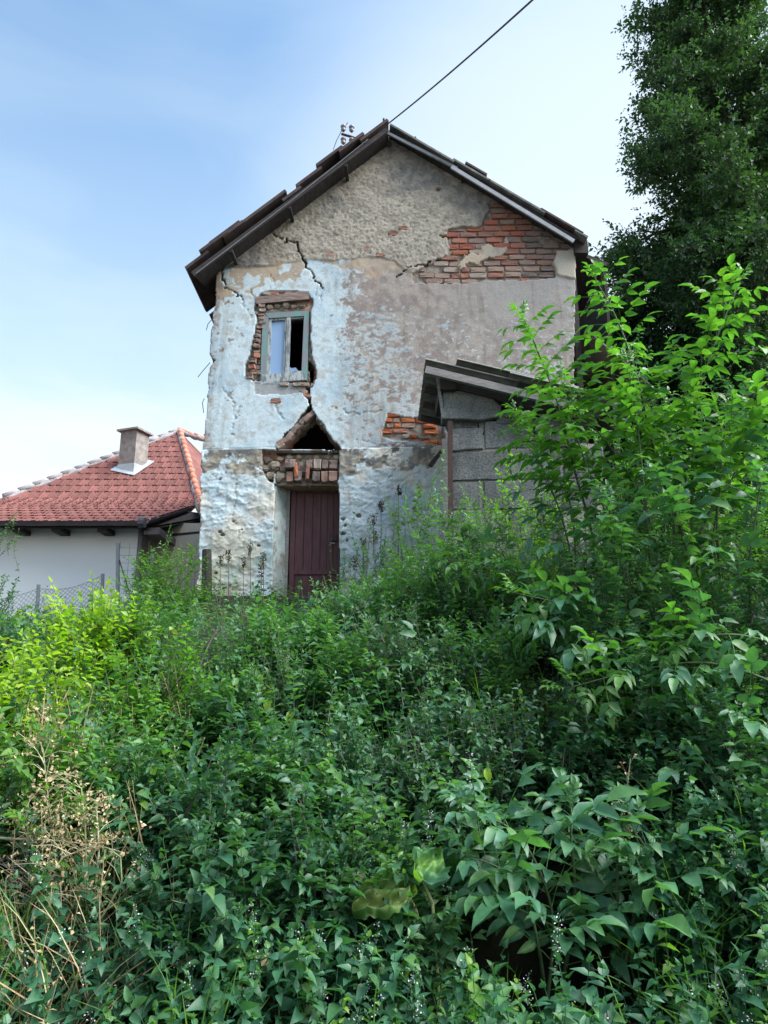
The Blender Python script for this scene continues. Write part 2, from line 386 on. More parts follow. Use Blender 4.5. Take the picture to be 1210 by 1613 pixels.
M['flower'] = leaf_mat('pale_lilac_petal', [(0.45,0.42,0.62),(0.62,0.62,0.74),(0.72,0.72,0.78)], 0.3, 0.7, (1,1,1))
M['dry_leaf'] = leaf_mat('dry_leaf', [(0.18,0.13,0.08),(0.34,0.28,0.17),(0.48,0.42,0.28),(0.38,0.25,0.16)], 0.25, 0.8, (1.2,1.1,0.8), 0.2)
M['seed_head'] = leaf_mat('dark_seed_head', [(0.025,0.025,0.015),(0.05,0.05,0.03),(0.10,0.07,0.04)], 0.1, 0.9, (1,1,1), 0.1)

# ------------------------------------------------------------------ ground
HB = float(at(600, 940, 10).z)            # ground level at the house
def ground(x, y):
    x = np.asarray(x, float); y = np.asarray(y, float)
    b = np.interp(y, [2.8, 3.3, 4.2, 5.8, 7.2, 9.2], [0, .12, .78, HB - 1.15, HB - .80, HB - .30])
    b = b + .30*sst(9.2, 9.9, y) - .30*sst(-2.3, -3.3, x)*sst(7, 8.5, y)*(1 - sst(11, 13, y))
    b = b + 0.5 * sst(3.0, 8.0, x) * sst(4, 9, y)
    n = (fbm(x + 50, y + 50, 1.3, 5, 3) - 0.5) * 0.35 * sst(3.0, 4.2, y) * (1 - sst(9.0, 9.8, y) * (1 - sst(4, 5, np.abs(x))))
    n = n - .75*np.exp(-((x-.85)/.75)**2 - ((y-4.1)/.55)**2) - .28*np.exp(-((x+1.3)/.45)**2 - ((y-4.75)/.4)**2)
    hill = 9.0 * sst(8, 40, x + 0.25*(y-12)) * sst(8, 30, y)
    far = 10 * sst(60, 260, np.hypot(x, y))
    return b + n + hill + far * 0
gx = np.concatenate([np.linspace(-300, -14, 20), np.linspace(-13, 16, 146), np.linspace(17.5, 300, 24)])
gy = np.concatenate([np.linspace(-60, 1, 12), np.linspace(1.2, 16, 112), np.linspace(17, 400, 34)])
GX, GY = np.meshgrid(gx, gy); GZ = ground(GX, GY)
nx_, ny_ = len(gx), len(gy)
idx = np.arange(nx_*ny_).reshape(ny_, nx_)
FQ = np.stack([idx[:-1,:-1], idx[:-1,1:], idx[1:,1:], idx[1:,:-1]], -1).reshape(-1, 4)
tag(wmesh('ground', np_mesh('ground', np.stack([GX, GY, GZ], -1).reshape(-1, 3), FQ, M['soil'], smooth=True), None), kind='structure',
    label='dark soil of the overgrown bank below the house')
b = MB(); b.add([(-60, -3.2, 0.004), (60, -3.2, 0.004), (60, 2.4, 0.004), (-60, 2.4, 0.004)], [(0, 1, 2, 3)])
tag(b.build('road', M['road']), kind='structure', label='narrow asphalt road at the foot of the bank')

# ------------------------------------------------------------------ ruined house: front wall as real relief
WY = 10.0
house = empty('ruined_house', (0, 10, HB), 'derelict two-storey gabled house with cracked peeling limewash and a collapsed hole above its door', 'house')
outline = wx([(296,1010),(312,905),(314,860),(316,820),(316,760),(318,705),(324,660),(327,610),(329,578),(337,568),(330,560),(333,500),(338,470),(341,432),
              (357,411),(396,370),(430,347),(465,313),(495,295),(540,260),(607,208),(618,208),(639,219),(713,258),(793,306),(859,344),(893,364),(906,380),
              (908,400),(907,470),(905,560),(905,700),(905,1010)])
x0, x1 = outline[:,0].min() - .02, outline[:,0].max() + .02; z0, z1 = HB - 0.4, outline[:,1].max() + .02
S = 0.0148
xs = np.arange(x0, x1, S); zs = np.arange(z0, z1, S)
X, Z = np.meshgrid(xs, zs)
wob = (fbm(X, Z, 0.16, 3, 4, 0.6) - 0.5); wob2 = (fbm(X, Z, 0.16, 9, 4, 0.6) - 0.5)
def pm(pts, k=0.10):                       # mask of a polygon with ragged edges
    return inpoly(X + wob*k, Z + wob2*k, wx(pts))
def zline(pts):                            # height of a line given over X
    P = wx(pts); o = np.argsort(P[:,0]); return np.interp(X, P[o,0], P[o,1])
z_store = zline([(300,709),(420,706),(560,706),(700,703),(910,700)])
lower = sst(0.0, 0.02, z_store - Z)
z_band = zline([(340,424),(400,421),(440,418),(480,409),(530,410),(600,404),(622,412),(640,430),(672,425),(700,408),(712,390),(760,380),(910,300)])
gable = sst(-0.015, 0.015, Z - z_band + wob*0.06)
brick_poly = [(652,446),(650,436),(664,422),(690,410),(706,402),(709,390),(703,378),(706,362),(718,359),(760,356),(764,344),(769,330),(768,321),
              (800,317),(812,328),(850,346),(880,360),(893,366),(904,384),(904,390),(876,396),(872,418),(876,438),(800,441),(740,446)]
expo = pm(brick_poly, 0.09)
keepm = pm([(716,411),(740,398),(768,388),(800,372),(802,392),(796,402),(770,404),(740,420),(716,424)], 0.34)   # mortar smear left on the bricks
expo &= ~keepm
p2 = pm([(602,686),(604,670),(612,652),(640,656),(668,660),(684,655),(700,656),(702,700),(684,698),(620,694)], 0.06)
expo |= p2
for (a, b_) in ((636,360),(620,368),(600,402),(692,299),(435,632)):
    r_ = wx([(a, b_)])[0]; expo |= (np.hypot((X - r_[0])*0.8, (Z - r_[1])*1.5) + wob*0.09) < (0.055 if b_ > 600 else 0.04)
surround = pm([(400,486),(407,466),(416,460),(440,457),(486,462),(493,474),(490,500),(490,556),(497,575),(497,598),(490,612),(486,606),(440,602),(398,600),
               (386,592),(388,570),(396,545),(403,525),(404,500)], 0.05)
sur_s = surround
soldier = pm([(414,712),(534,712),(534,765),(452,766),(425,760),(412,740)], 0.04)
# openings
hole = pm([(486,604),(494,596),(496,580),(491,570),(487,566),(487,600),(480,612),(478,622),(486,630),(487,640),(474,655),(462,672),(448,686),(440,702),(434,709),(536,709),
           (534,700),(524,694),(514,680),(510,668),(500,660),(492,646),(489,634),(488,625)], 0.05)
win = inpoly(X, Z, wx([(414,492),(486,490),(484,600),(412,602)]))
doorh = inpoly(X, Z, wx([(434,764),(534,764),(535,1015),(428,1015)]))
cracks_open = [([(410,367),(430,368),(437,374),(452,380),(467,383),(470,392),(474,404),(482,417),(486,424),(492,436),(500,445),(506,452)], 0.0055),
               ([(350,424),(352,440),(356,452),(366,462),(379,468),(383,478)], 0.0035),
               ([(696,374),(706,374)], 0.014), ([(624,439),(640,424),(668,417),(700,408),(718,400)], 0.004)]
cracks_thin = [[(506,452),(506,468),(503,486)], [(383,478),(389,492),(396,502)], [(394,456),(401,470),(408,482)], [(494,466),(500,456),(506,452)],
               [(434,634),(438,650),(448,660)], [(372,726),(374,770),(370,820),(384,850)], [(520,640),(560,652),(600,648)], [(600,720),(622,742),(612,756)],
               [(352,610),(372,640),(366,690)], [(428,430),(432,446),(424,458)], [(560,690),(590,700),(640,699)]]
dd = np.zeros_like(X)                      # relief towards the viewer, metres
jg = fbm(X, Z, .07, 101, 3, .6) - .5; jh = fbm(X, Z, .07, 103, 3, .6) - .5
jx = X + jg*0.11; jz = Z + jh*0.11
dc = np.full(X.shape, 9.0); ctk = np.zeros_like(X, bool)
for P, w in cracks_open:
    d_ = dline(jx, jz, wx(P)); dc = np.minimum(dc, d_); ctk |= d_ < w * (0.55 + 0.9*vnoise(X, Z, 0.12, 77))
for P in cracks_thin: dc = np.minimum(dc, dline(jx, jz, wx(P)) + 0.004)
rough_n = fbm(X, Z, 0.034, 21, 3, 0.7); rough_m = fbm(X, Z, 0.30, 31, 3)
dd += gable * ((rough_n - 0.5)*0.028 + (rough_m - .5)*0.012 + 0.012)
lump = fbm(X + 0.4*Z + .1*fbm(X, Z, .4, 40, 2), Z, 0.19, 41, 5, 0.60, 0.7); lump2 = fbm(X, Z, 0.05, 43, 3, .6)
ridge = 1 - np.abs(2*fbm(X - 0.35*Z, Z, 0.20, 47, 4, 0.55, 0.6) - 1)
dd += lower * (0.05 + (lump - 0.5)*0.042 + (lump2 - .5)*0.012 + sst(0.86, 0.99, ridge)*0.010)
upper = (1 - gable)*(1 - lower)
dd += upper * ((fbm(X, Z, 0.5, 51, 3) - 0.5)*0.02 + (fbm(X, Z, 0.05, 53, 2) - 0.5)*0.005)
# limewash coat: thin skin, peeled in patches
tband = sst(-0.02, 0.02, zline([(300,742),(330,745),(400,752),(440,770),(560,752),(600,745),(700,735),(910,730)]) - Z + wob*0.15)   # 1 below the dirty band
pxX = lambda p, y: at(p, y, WY).x
xl = X
w_left = sst(pxX(318,600), pxX(350,600), X + wob*0.35) * (1 - sst(pxX(512,600), pxX(585,600), X + wob*0.5 + (fbm(X, Z, .035, 57, 3)-.5)*.35))
strk = fbm(X + .05*fbm(X, Z, .15, 60, 2), Z, 0.075, 61, 5, 0.68, 0.62)*.8 + fbm(X, Z, .5, 62, 3)*.2
lime = w_left * upper
lime = lime + .9*upper * (1-w_left) * sst(0.50, 0.70, strk + 0.10*sst(zline([(300,560),(910,560)]), zline([(300,680),(910,680)]), Z) - 0.16*sst(zline([(300,520),(910,520)]), zline([(300,450),(910,450)]), Z) + 0.10*(1 - sst(pxX(560,600), pxX(700,600), X)))
tan_top = upper * sst(-0.02, 0.06, Z - zline([(330,470),(380,462),(430,446),(470,436),(500,416),(560,430),(900,436)]) + wob*0.35)
lime *= 1 - 0.85*tan_top*sst(0.38, 0.55, fbm(X, Z, 0.22, 66, 4))
lime *= 1 - 0.75*upper*sst(0.60, 0.66, fbm(X, Z, 0.20, 63, 5, 0.65))*(0.4 + 0.6*sst(pxX(400,600), pxX(330,600), X))
lime = np.where(lower > 0.5, tband * sst(0.20, 0.30, fbm(X, Z, 0.3, 67, 5, 0.6)) , lime)
bandlow = (lower > .5) * (1 - tband)
flk = sst(0.55, 0.60, fbm(X, Z, 0.16, 69, 4, 0.6) + 0.10*sst(pxX(560,720), pxX(620,720), X))
lime = np.maximum(lime, bandlow * flk * 0.95)
dd += 0.0035 * (lime > 0.5)
dd -= 0.010 * sst(0.02, 0.0, dc)
dd -= 0.03 * sst(0.010, 0.0, dc)
# storey joint line
dd -= 0.02*sst(0.012, 0.0, np.abs(z_store - Z + 0.0 + wob*0.02))
dd = np.where(expo, -0.036 + (rough_n - .5)*0.02, dd)
dd = np.where(surround, -0.060 + (fbm(X, Z, 0.10, 71, 4, .6) - .5)*0.10, dd)
dd = np.where(soldier, -0.07 + (fbm(X, Z, 0.13, 73, 4, .6) - .5)*0.16 * (X < pxX(452,740)) + (rough_n-.5)*0.03, dd)
sill = pm([(400,602),(482,606),(478,618),(440,622),(402,622)], 0.05)
dd = np.where(sill & ~surround, dd - 0.012, dd)
chip = pm([(320,572),(345,572),(340,590),(326,592)], .08)
# colours: the coats themselves
def cmix(a, b, m): return a*(1-m[...,None]) + np.asarray(b)*m[...,None]
n1 = fbm(X, Z, 0.7, 81, 4); n2 = fbm(X, Z, 0.10, 83, 4, 0.6); n3 = fbm(X, Z, 0.35, 85, 4)
col = np.ones(X.shape + (3,)) * np.array([0.27, 0.235, 0.225])                   # bare brown-grey render
col = cmix(col, (0.37, 0.335, 0.31), sst(0.40, 0.62, n2)*0.8)
grey_r = sst(pxX(640,460), pxX(800,460), X)*sst(zline([(300,590),(910,590)]), zline([(300,450),(910,450)]), Z)
col = cmix(col, (0.33, 0.325, 0.325), grey_r*0.75)
col = cmix(col, (0.46, 0.385, 0.30), np.clip(tan_top*(0.9 - 0.5*sst(0.4, 0.6, n3)), 0, 1))
limec = cmix(np.ones(X.shape + (3,))*np.array([0.54, 0.65, 0.72]), (0.42, 0.55, 0.65), sst(0.45, 0.75, n3))
limec = cmix(limec, (0.64, 0.64, 0.60), sst(0.5, 0.7, n1)*(lower > .5))
limec = cmix(limec, (0.40, 0.37, 0.34), sst(0.56, 0.70, n2)*0.55)
lm = np.clip(sst(0.40, 0.54, lime + (n2-.5)*0.9 * (lower < .5)), 0, 1); lm = lm*(1 - .38*upper*(1-w_left))
stone = cmix(np.ones(X.shape + (3,))*np.array([0.33, 0.305, 0.26]), (0.20, 0.20, 0.20), sst(0.42, 0.62, n2))
dark_band = bandlow * sst(-0.16, 0.02, Z - z_store + wob*0.25)
stone = cmix(stone, (0.13, 0.135, 0.15), dark_band*0.85)
col = cmix(col, 0*stone, np.zeros_like(X)); col = np.where((lower > .5)[..., None], stone, col)
col = col*(1-lm[...,None]) + limec*lm[...,None]
gcol = cmix(np.ones(X.shape + (3,))*np.array([0.40, 0.37, 0.32]), (0.30, 0.275, 0.24), sst(0.45, 0.6, n2))
gs = np.clip(sst(0.48, 0.62, fbm(X, Z, 0.8, 91, 4) + 0.22*np.exp(-((X - pxX(665,280))/0.75)**2 - ((Z - at(665,280,WY).z)/0.55)**2) - 0.10*(X < pxX(560,300))), 0, 1)
gcol = cmix(gcol, (0.19, 0.19, 0.19), gs*(0.55 + 0.45*sst(.4, .6, n2)))
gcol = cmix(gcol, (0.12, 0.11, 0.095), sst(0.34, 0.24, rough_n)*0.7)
gcol = cmix(gcol, (0.30, 0.13, 0.09), sst(0.62, 0.70, fbm(X, Z, .14, 94, 4))*sst(0.35, 0.0, np.abs(Z - z_band))*0.6*(X > pxX(500,400)))
gcol = cmix(gcol, (0.46,0.44,0.41), keepm*0.6)
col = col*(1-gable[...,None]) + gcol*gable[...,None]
mort = cmix(np.ones(X.shape + (3,))*np.array([0.30, 0.265, 0.235]), (0.17, 0.14, 0.12), sst(.4, .6, n2))
col = np.where(expo[...,None], mort, col)
rub = cmix(mort, (0.38, 0.20, 0.15), sst(.52, .60, n3)); rub = cmix(rub, (0.40, 0.36, 0.31), sst(.55, .65, n2))
col = np.where((surround | soldier)[...,None], rub, col)
col = np.where((sill & ~surround & ~hole)[...,None], np.array([0.33, 0.35, 0.37]), col)
# pale patch of render at the right corner, orange stain
cp = pm([(876,396),(905,394),(906,440),(878,434),(873,415)], .05); col = np.where(cp[...,None], np.array([0.42,0.40,0.35]) , col); dd = np.where(cp, 0.02, dd)
for (a, b_, r0) in ((586,431,0.10),(444,418,0.1)):
    q_ = at(a, b_, WY); col = cmix(col, (0.50, 0.33, 0.17), 0.55*np.exp(-((X-q_.x)**2+(Z-q_.z)**2)/r0**2)*sst(.4,.6,n2))
# small knocked out stones in the lower wall
for i in range(22):
    a = random.uniform(325, 700); b_ = random.uniform(745, 930); q_ = at(a, b_, WY)
    r_ = random.uniform(0.006, 0.026)
    mk = (np.hypot((X-q_.x)*0.8, (Z-q_.z)*1.1) + wob*0.07) < r_
    dd = np.where(mk, dd - 0.035, dd); col = np.where(mk[...,None], np.array([0.26, 0.20, 0.15]), col)

rain = fbm(X, Z, .06, 111, 3, .6, 14.0); rain2 = fbm(X, Z, .22, 113, 3, .6, 6.0)
st_ = sst(.52, .72, rain)*sst(.42, .6, rain2)*(1 - gable)*(~expo)
col = col*(1 - .20*st_[...,None]*np.array([.8, .95, 1.1]))
damp = sst(HB + 1.3, HB + .1, Z + wob*.8)*sst(.35, .6, n3); col = col*(1 - .30*damp[...,None]*np.array([.9, .8, 1.15]))
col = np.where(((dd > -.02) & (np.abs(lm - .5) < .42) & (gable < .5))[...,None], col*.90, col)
keep = inpoly(X, Z, outline + 0) & ~hole & ~win & ~doorh & ~ctk
keep &= ~(~inpoly(X + wob*0.10, Z + wob2*0.0, outline) & (X < pxX(345, 700)))
kf = keep[:-1,:-1] & keep[1:,:-1] & keep[:-1,1:] & keep[1:,1:]
ny, nx = X.shape; idx = np.arange(nx*ny).reshape(ny, nx)
Q = np.stack([idx[:-1,:-1], idx[:-1,1:], idx[1:,1:], idx[1:,:-1]], -1)[kf]
V = np.stack([X, WY - dd, Z], -1).reshape(-1, 3)
E = np.concatenate([Q[:, [0,1]], Q[:, [1,2]], Q[:, [2,3]], Q[:, [3,0]]])
key = E.min(1).astype(np.int64) * (nx*ny) + E.max(1)
_, inv, cnt = np.unique(key, return_inverse=True, return_counts=True)
BE = E[cnt[inv] == 1]
uv, vi = np.unique(BE, return_inverse=True); vi = vi.reshape(BE.shape)
SK = 0.40
nb = len(uv)
layers = [V[uv].copy()]; lc = [np.clip(col.reshape(-1,3)[uv], 0, 1)]
for k, dep in enumerate((0.07, 0.16, 0.27, SK)):
    L = V[uv].copy(); L[:,1] = WY + dep
    jn = 0.02 if k < 3 else 0.03
    L[:,0] += (vnoise(L[:,0]*9 + k*3.1, L[:,2]*9, 0.5, 5+k) - .5)*jn; L[:,2] += (vnoise(L[:,0]*9, L[:,2]*9 + k*5, 0.5, 15+k) - .5)*jn
    layers.append(L)
    cc = .5*fbm(L[:,0], L[:,2] + k*0.3, .06, 33+k, 2) + .5*_hash(np.floor(L[:,2]/.085), np.full(len(L), k//2), 5)
    lc.append(np.array([0.16,0.105,0.075])[None]*(1-cc[:,None]) + np.array([0.40,0.30,0.22])[None]*cc[:,None])
base_n = len(V); allV = [V]; allC = [np.clip(col.reshape(-1,3), 0, 1)]; faces = [Q]; prev = uv.copy()
for k in range(1, 5):
    allV.append(layers[k]); allC.append(lc[k]); cur = base_n + (k-1)*nb + np.arange(nb)
    faces.append(np.stack([prev[vi[:,1]], prev[vi[:,0]], cur[vi[:,0]], cur[vi[:,1]]], -1)); prev = cur
allV = np.concatenate(allV); allC = np.concatenate(allC); allF = np.concatenate(faces)
used, newi = np.unique(allF, return_inverse=True)
allV = allV[used]; allC = allC[used]; allF = newi.reshape(allF.shape)
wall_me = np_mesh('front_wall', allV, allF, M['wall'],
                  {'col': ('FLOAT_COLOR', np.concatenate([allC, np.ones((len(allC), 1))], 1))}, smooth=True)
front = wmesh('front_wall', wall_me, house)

# bricks: shared meshes
def brick_mesh(name, mat, seed):
    rr = random.Random(seed); b = MB()
    def J(p, a=0.05): return tuple(c + rr.uniform(-a, a) for c in p)
    f = [J((x, -0.5, z), 0.045) for x, z in ((-.44,-.38),(0,-.42),(.44,-.38),(.46,0),(.44,.38),(0,.42),(-.44,.38),(-.46,0))]
    r = [J((x, -0.32, z), 0.03) for x, z in ((-.5,-.5),(0,-.5),(.5,-.5),(.5,0),(.5,.5),(0,.5),(-.5,.5),(-.5,0))]
    k = [(p[0], 0.5, p[2]) for p in r]
    c = [(0.0, -0.5 + rr.uniform(-.06, .04), 0.0)]
    b.add(f + r + k + c, [(24, i, (i+1) % 8) for i in range(8)] + [(i, i+8, (i+1) % 8 + 8, (i+1) % 8) for i in range(8)] +
          [(i+8, i+16, (i+1) % 8 + 16, (i+1) % 8 + 8) for i in range(8)])
    b.f = [tuple(reversed(q)) for q in b.f]
    return b.mesh(mat, name)
BR = {k: [brick_mesh('brick', M[k], i*7 + j) for i in range(4)] for j, k in enumerate(('brick', 'brick_grey', 'brick_orange', 'brick_pale'))}
def brick(kind, x, y, z, w, d, h, parent, rz=0, ry=0, name='brick'):
    o = bpy.data.objects.new(name, random.choice(BR[kind])); put(o, parent)
    o.location = Vector((x, y, z)) - Vector(house.location) - (Vector(front.location) if parent is front else Vector((0,0,0)))
    o.scale = (w, d, h); o.rotation_euler = (random.uniform(-.03, .03), ry + random.uniform(-.012, .012), rz + random.uniform(-.03, .03)); return o
def mask_at(m, x, z):
    i = int(round((x - xs[0])/S)); j = int(round((z - zs[0])/S))
    return 0 <= i < nx and 0 <= j < ny and bool(m[j, i])
def courses(m, xa, xb, za, zb, ch, bl, kindf, proud=-0.012, skip=0.07):
    n = 0; z = za; row = 0
    while z < zb:
        x = xa + (0.5*bl if row % 2 else 0) - random.uniform(0, .1)*bl
        hh = ch*random.uniform(.94, 1.04)
        while x < xb:
            L = bl*random.choice((1, 1, 1, .98, .5)) * random.uniform(.92, 1.04)
            cx = x + L/2; cz = z + hh/2 + 0.010*math.sin(cx*3.1 + 1)
            pts = [(cx, cz), (cx - L*.42, cz), (cx + L*.42, cz), (cx, cz + hh*.3), (cx, cz-hh*.3)]
            if sum(mask_at(m, *p) for p in pts) >= 2 and random.random() > skip:
                brick(kindf(cx, cz), cx, WY - proud + random.uniform(-.008, .008) + 0.09, cz, L - 0.014, 0.18 + random.uniform(-.005, .012), hh - 0.014, front); n += 1
            x += L
        z += hh; row += 1
    return n
zt = lambda px, py: at(px, py, WY).z
kf_g = lambda x, z: ('brick_grey' if x > pxX(838, 380) + random.uniform(-.12, .12) else random.choice(('brick','brick','brick','brick_pale')) if z > zt(700, 412) else random.choice(('brick','brick_pale','brick_pale','brick_pale')))
courses(expo & (Z > zt(700, 450)), pxX(645, 430), pxX(906, 400), zt(700, 447), zt(800, 312), 0.104, 0.27, kf_g)
courses(p2, pxX(598, 680), pxX(705, 680), zt(650, 700), zt(650, 648), 0.082, 0.22, lambda x, z: random.choice(('brick_orange','brick_orange','brick_pale')), skip=.12)
# broken wall thickness along the left side of the hole
for i in range(11):
    t_ = i/10; a = 438 + (491-438)*t_; b_ = 704 + (650-704)*t_
    q_ = at(a, b_, WY + .12)
    for k_ in range(3):
        brick(random.choice(('brick_pale','brick_grey','brick_pale','brick_grey')), q_.x + .03 + random.uniform(-.02,.02), WY + .06 + .12*k_ + random.uniform(-.02,.02), q_.z - .025 + random.uniform(-.015,.015), .12, .13, .08, front, ry=-.75 + random.uniform(-.2,.2))
for i in range(7):
    t_ = i/6; q_ = at(500 + 34*t_, 664 + 36*t_, WY + .1); brick('brick_pale', q_.x + .05, WY + .13 + random.uniform(-.03,.03), q_.z + .02, .13, .2, .07, front, ry=random.uniform(-.15,.15))
# small knocked-off spots
for (a, b_) in ((636,360),(620,368),(600,402),(435,632)):
    q_ = at(a, b_, WY); brick('brick', q_.x, WY + 0.075, q_.z, 0.16, 0.18, 0.07, front)
# window surround: bricks edge-on down the left side, broken ones right and below
zc = zt(400, 598)
while zc < zt(400, 478):
    h = random.uniform(.06, .09); tt = (zc - zt(400,598))/(zt(400,478)-zt(400,598))
    xw = pxX(392 + 12*min(1, tt*1.5), 550)
    for k_ in range(2):
        brick(random.choice(('brick_pale','brick_grey','brick_pale','brick_grey')), xw + 0.045 + k_*0.085 + random.uniform(-.015,.015), WY + 0.10 + k_*0.05 + random.uniform(-.02, .02), zc + h/2, 0.10, 0.22, h - .012, front, rz=random.uniform(-.25,.25), ry=random.uniform(-.12,.12))
    zc += h
for a in (448, 468, 480): brick('brick_pale', *(lambda q: (q.x, WY + 0.06, q.z))(at(a, 606, WY)), 0.13, 0.18, 0.06, front)
for a in (422, 432, 456, 472): brick('brick_pale', *(lambda q: (q.x, WY + 0.07, q.z))(at(a, 463, WY)), 0.13, 0.18, 0.055, front, ry=.1)
zc = zt(494, 604)
while zc < zt(494, 570):
    brick('brick', pxX(499, 590), WY + 0.13, zc + .035, 0.10, 0.2, 0.065, front, rz=.2); zc += .078
for a, b_ in ((478,616),(474,622),(483,622)): brick('brick_pale', *(lambda q: (q.x, WY + 0.08, q.z))(at(a, b_, WY)), 0.12, 0.16, 0.06, front, ry=.25)
# soldier course over the door, two rows of brick ends with rubble at the left
for row, (ya, yb) in enumerate(((723,741),(741,761))):
    a = 451 if row else 449
    while a < 532:
        w = random.uniform(10, 17); h0, h1 = zt(a, yb), zt(a, ya)
        if not (row == 0 and 466 < a + w/2 < 474) and not (472 < a + w/2 < 486 and row == 1):
            brick(random.choice(('brick_pale','brick_pale','brick_grey','brick_grey')), pxX(a + w/2, 740), WY + 0.05 + random.uniform(-.025, .03), (h0+h1)/2, (pxX(a+w, 740)-pxX(a, 740)) - .012, 0.2, (h1-h0)*random.uniform(.86, 1.0) - .01, front, ry=random.uniform(-.06,.06))
        a += w
brick('brick', pxX(485, 745), WY + 0.06, zt(485, 745), .05, .2, .24, front, ry=.05); brick('brick', pxX(466, 745), WY + 0.05, zt(466, 742), .06, .2, .24, front, ry=-.12)
def stone(x, y, z, r, parent, mat='rubble'):
    rr = random.Random(int(x*977) ^ int(z*613)); b = MB(); vs = []
    for i in range(4):
        ph = math.pi*(i+.5)/4
        for j in range(6):
            th = 2*math.pi*j/6; q = r*rr.uniform(.75, 1.2)
            vs.append((x + q*math.sin(ph)*math.cos(th)*1.2, y + q*math.sin(ph)*math.sin(th)*.8, z + q*math.cos(ph)*.8))
    fs = [(i*6+j, i*6+(j+1) % 6, (i+1)*6+(j+1) % 6, (i+1)*6+j) for i in range(3) for j in range(6)] + [tuple(range(6))[::-1], tuple(range(18, 24))]
    b.add(vs, [tuple(reversed(f)) for f in fs]); 
    o = bpy.data.objects.new('stone', b.mesh(M[mat], 'stone')); put(o, parent)
    o.location = -Vector(house.location) - (Vector(front.location) if parent is front else Vector((0,0,0)))
for a, b_, r in ((420,722,.07),(432,732,.09),(426,748,.07),(441,750,.09),(440,722,.05),(418,736,.06),(446,738,.07),(500,719,.05),(516,718,.045),(470,718,.05),(530,720,.05),(456,719,.05),
                 (412,484,.06),(424,482,.05),(436,480,.05),(450,479,.06),(462,480,.045),(476,480,.045),(402,492,.05)):
    q_ = at(a, b_, WY); stone(q_.x, WY + 0.05 + random.uniform(-.02,.02), q_.z, r, front)
# timber lintel of the window, floor beam under the hole
b = MB(); p, q = at(404, 474, WY), at(487, 466, WY); b.beam((p.x, WY + .035, p.z), (q.x, WY + .035, q.z), 0.12, 0.125, jit=.008); b.build('lintel', M['lintel'], house)
b = MB(); p, q = at(436, 713, WY), at(534, 711, WY); b.beam((p.x, WY + .10, p.z), (q.x, WY + .10, q.z), 0.14, 0.04, jit=.004); b.build('floor_beam', M['dark_wood'], house)
b = MB(); p, q = at(446, 706, WY), at(530, 704, WY); b.beam((p.x, WY + .42, p.z), (q.x, WY + .42, q.z), 0.10, 0.05, jit=.01); b.build('floor_beam', M['dark_wood'], house)

# shell of the house behind the front wall
XL, XR = at(333,500,WY).x + .02, at(905,500,WY).x - .02; YB = 16.5
ze_l, ze_r = zt(345, 424), zt(904, 384)
xr_, zr_ = at(612, 208, WY).x, at(612, 208, WY).z - 0.03
b = MB(); b.box((XL - .05, WY + SK - .03, HB - .4), (XL + .25, YB, ze_l - .05)); b.build('side_wall', M['chimney'], house)
b = MB(); b.box((XR - .25, WY + SK - .03, HB - .4), (XR, YB, ze_r - .05)); b.build('side_wall', M['rubble'], house)
b = MB(); b.prism([(XL, YB, HB - .4), (XR, YB, HB - .4), (XR, YB, ze_r - .05), (xr_, YB, zr_), (XL, YB, ze_l - .05)], (0, .3, 0)); b.build('back_wall', M['chimney'], house)
zfl = zt(500, 716)
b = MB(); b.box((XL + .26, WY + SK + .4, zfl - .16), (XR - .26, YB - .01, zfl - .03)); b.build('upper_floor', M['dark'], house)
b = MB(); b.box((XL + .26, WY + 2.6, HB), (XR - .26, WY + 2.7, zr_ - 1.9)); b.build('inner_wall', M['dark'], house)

# window: frame, sashes, glass, blue cloth painted as sky reflection
wf = MB(); WF = WY + 0.02
def quadp(a, b_, c, d, Y, th, mat, name, parent):          # bar between four photo points on the plane y = Y
    m = MB(); m.prism([at(*a, Y), at(*b_, Y), at(*c, Y), at(*d, Y)][::-1], (0, th, 0)); return m.build(name, M[mat], parent)
window = MB(); window.prism([at(417,493,WF), at(487,489,WF), at(486,497,WF), at(424,501,WF)][::-1], (0, .09, 0))
winf = window.build('window', M['teal'], house)
def sub(mb, name, mat, parent):
    o = bpy.data.objects.new(name, mb.mesh(M[mat], name)); put(o, parent)
    o.location = (0, 0, 0); return o
def qsub(pts, Y, th, mat, name):
    m = MB(); m.prism([at(a, b_, Y) for a, b_ in pts][::-1], (0, th, 0)); return sub(m, name, mat, winf)
qsub([(414,493),(423,500),(420,590),(410,604)], WF - .004, .10, 'teal', 'frame')
qsub([(479,497),(487,491),(484,600),(475,588)], WF - .004, .10, 'teal', 'frame')
qsub([(411,590),(480,586),(482,598),(412,603)], WF - .010, .10, 'flake', 'frame')
qsub([(424,503),(428,502),(425,590),(420,591)], WF + .02, .05, 'flake', 'sash')
qsub([(449,500),(452,500),(449,588),(446,588)], WF + .025, .05, 'flake', 'sash')
qsub([(452,498),(458,498),(455,588),(449.5,588)], WF + .005, .06, 'flake', 'sash')
qsub([(424,501),(451,499),(451,503.5),(424,505)], WF + .022, .05, 'flake', 'sash')
qsub([(456,499),(478,497),(478,501),(456,503)], WF + .022, .05, 'flake', 'sash')
qsub([(454,585),(476,584),(477,591),(453,592)], WF + .0, .06, 'flake', 'sash')
qsub([(426,503),(451,501),(448,590),(423,592)], WF + .055, .006, 'glass', 'pane')
qsub([(426,500),(452,500),(450,592),(422,592)], WF + .11, .01, 'reflection_curtain', 'reflection_curtain')
qsub([(456,588),(456,578),(460,580),(466,579),(470,584),(473,588)], WF + .05, .005, 'glass', 'broken_pane')
